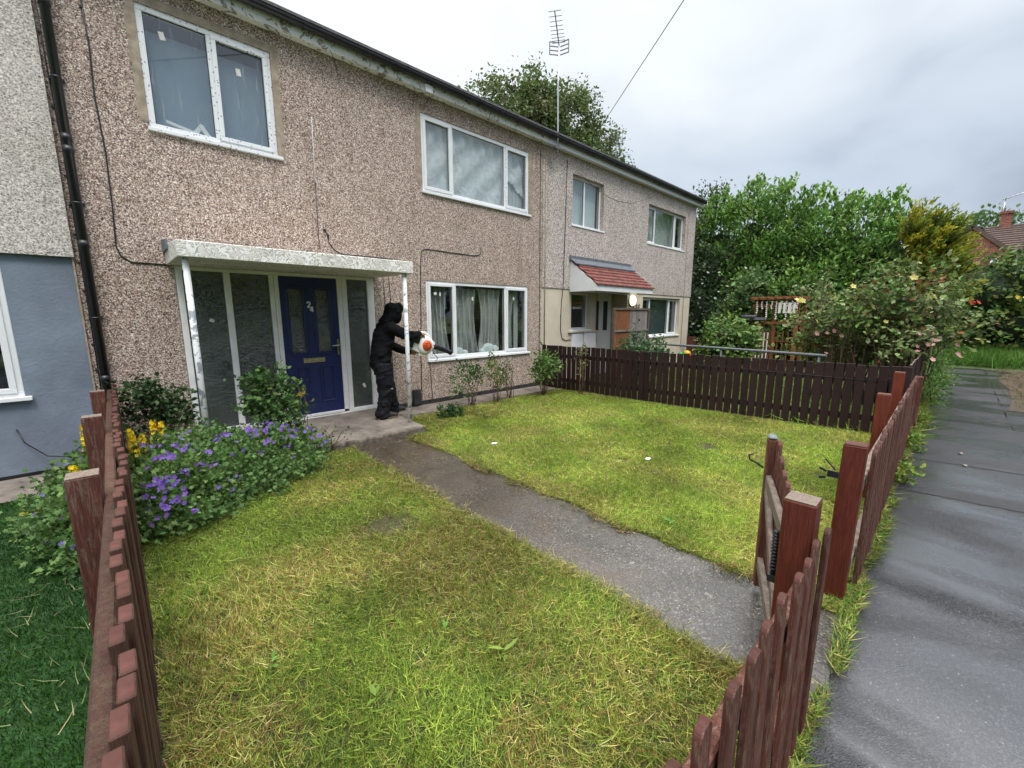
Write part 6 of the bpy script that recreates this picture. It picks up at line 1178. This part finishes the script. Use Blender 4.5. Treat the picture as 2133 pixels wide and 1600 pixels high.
# cut the face opening of the hood: a dark recess with the face behind it
me = jk.data; bm = bmesh.new(); bm.from_mesh(me); off = ORG[PS]
dele = [f for f in bm.faces if (f.calc_center_median() + off - Vector((3.165, 5.74, 1.648))).length < .085]
bmesh.ops.delete(bm, geom=dele, context='FACES'); bm.to_mesh(me); bm.free()
b_ = MB()
caps(b_, (2.765, 5.74, .88), (2.775, 5.74, .96), .14, .14, 16, (1, 1.12), .4); caps(b_, J['hipR'], J['knR'], .118, .10, 14, (1.08, 1), .5); caps(b_, J['knR'], J['anR'], .098, .084, 14, (1.05, 1)); caps(b_, J['hipL'], J['knL'], .118, .10, 14, (1.08, 1), .5); caps(b_, J['knL'], J['anL'], .098, .082)
for s, nm in ((-1, 'R'), (1, 'L')):
    k_, a_ = Vector(J['kn' + nm]), Vector(J['an' + nm])
    for t_ in (.22, .55, .95): p = k_.lerp(a_, t_); caps(b_, p + Vector((-.05, -.06 + .02 * math.sin(7 * t_), -.02)), p + Vector((.06, -.05, .05 * math.sin(9 * t_))), .03, .022)
    caps(b_, a_ + Vector((-.02, 0, -.02)), a_ + Vector((.02, 0, -.03)), .085, .085)
tr_ = fuse(b_, 'trousers', 'cloth_trousers', PS, .009, 4, .017)
m_ = MB(); m_.box(2.72, 2.84, 5.515, 5.545, .62, .80); m_.box(2.715, 2.845, 5.508, 5.52, .77, .81); m_.build('cargo_pocket', 'cloth_trousers', PS, bevel=.006); m_ = MB(); m_.box(2.80, 2.84, 5.540, 5.549, .555, .568); m_.build('pocket_tag', 'paper', PS)
for nm, dy in (('R', -.012), ('L', .012)):
    a_ = Vector(J['an' + nm]); b_ = MB(); caps(b_, a_ + Vector((-.045, 0, -.025)), a_ + Vector((.10, dy, -.035)), .055, .052, 12, (.95, 1)); caps(b_, a_ + Vector((.08, dy, -.035)), a_ + Vector((.19, dy * 2, -.052)), .054, .040, 12, (.85, 1.15)); caps(b_, a_ + Vector((0, 0, .0)), a_ + Vector((0, 0, .06)), .055, .055)
    bt = fuse(b_, 'shoe', 'boot', PS, .009, 3); m_ = MB(); pl = [(a_.x - .095, a_.y - .04), (a_.x + .05, a_.y - .045 + dy), (a_.x + .19, a_.y - .04 + dy * 2), (a_.x + .235, a_.y + dy * 2), (a_.x + .19, a_.y + .045 + dy * 2), (a_.x + .05, a_.y + .045 + dy), (a_.x - .095, a_.y + .04)]
    m_.prism(pl, 'z', Zs - .001, Zs + .022); m_.build('sole', 'sole', bt)
# leaf blower, orange fan guard facing the garden
LBW = thing('leaf_blower', 'white and orange petrol leaf blower with a black tube, held in both hands', 'leaf blower', (3.42, 5.66, 1.1))
def tilt(mb_, c_, ang_): 
    ca, sa = math.cos(ang_), math.sin(ang_); mb_.v = [(c_[0] + (x - c_[0]) * ca - (z - c_[2]) * sa, y, c_[2] + (x - c_[0]) * sa + (z - c_[2]) * ca) for x, y, z in mb_.v]; return mb_
bc = (3.43, 5.65, 1.17); TA = -.36
m_ = MB(); m_.lathe([(0, -.085), (.115, -.085), (.148, -.05), (.155, 0), (.148, .05), (.115, .085), (0, .085)], (0, 0, 0), 22); m_.v = [(bc[0] + .02 + x, bc[1] + z, bc[2] + y) for x, y, z in m_.v]
m_.prism([(bc[0] - .17, bc[2] - .13), (bc[0] + .05, bc[2] - .15), (bc[0] + .05, bc[2] + .12), (bc[0] - .10, bc[2] + .13), (bc[0] - .17, bc[2] + .04)], 'y', bc[1] - .05, bc[1] + .11)
m_.prism([(bc[0] + .02, bc[2] + .09), (bc[0] + .18, bc[2] - .01), (bc[0] + .18, bc[2] + .09), (bc[0] + .06, bc[2] + .145)], 'y', bc[1] - .05, bc[1] + .05); tilt(m_, bc, TA).build('housing', 'blower_white', LBW, bevel=.006)
m_ = MB(); m_.lathe([(.082, 0), (.076, .022), (.045, .034), (.0, .038)], (0, 0, 0), 20); m_.v = [(bc[0] + .03 + x, bc[1] - .0855 - z, bc[2] + y) for x, y, z in m_.v]; og = tilt(m_, bc, TA).build('fan_guard', 'blower_orange', LBW)
m_ = MB()
for i in range(10):
    a = i * math.pi / 5; c0 = Vector((bc[0] + .03 + .03 * math.cos(a), bc[1] - .124, bc[2] + .03 * math.sin(a))); c1 = Vector((bc[0] + .03 + .072 * math.cos(a + .3), bc[1] - .112, bc[2] + .072 * math.sin(a + .3))); m_.bar(c0, c1, .006, .006)
tilt(m_, bc, TA).build('guard_slot', 'black_plastic', og)
m_ = MB(); m_.box(bc[0] - .19, bc[0] - .10, bc[1] - .075, bc[1] - .045, bc[2] - .02, bc[2] + .09); m_.box(bc[0] - .21, bc[0] - .17, bc[1] - .03, bc[1] + .09, bc[2] - .10, bc[2] + .02); tilt(m_, bc, TA).build('engine_cover', 'black_plastic', LBW, bevel=.006)
m_ = MB(); m_.tube([(bc[0] - .10, bc[1], bc[2] + .12), (bc[0] - .09, bc[1], bc[2] + .175), (bc[0] - .03, bc[1], bc[2] + .19), (bc[0] + .07, bc[1], bc[2] + .17), (bc[0] + .09, bc[1], bc[2] + .11)], .017, 10); tilt(m_, bc, TA).build('handle', 'blower_white', LBW)
m_ = MB(); t0 = Vector((bc[0] + .155, bc[1], bc[2] - .01)); t1 = Vector((3.955, 5.645, 1.015)); m_.tube([t0, t0.lerp(t1, .3), t0.lerp(t1, .32), t0.lerp(t1, .62), t0.lerp(t1, .64), t0.lerp(t1, .9), t1], [.052, .048, .043, .041, .037, .036, .046], 14); m_.build('blower_tube', 'black_plastic', LBW)
m_ = MB(); m_.tube([(3.56, 5.60, 1.09), (3.60, 5.6, 1.02), (3.66, 5.6, .96), (3.655, 5.6, .92), (3.62, 5.6, .915)], .005, 6); m_.build('cord', 'black_plastic', LBW)
m_ = MB(); m_.prism([(3.33, 1.015), (3.45, 1.0), (3.44, 1.03), (3.34, 1.05)], 'y', 5.61, 5.66); m_.build('base_foot', 'blower_white', LBW)
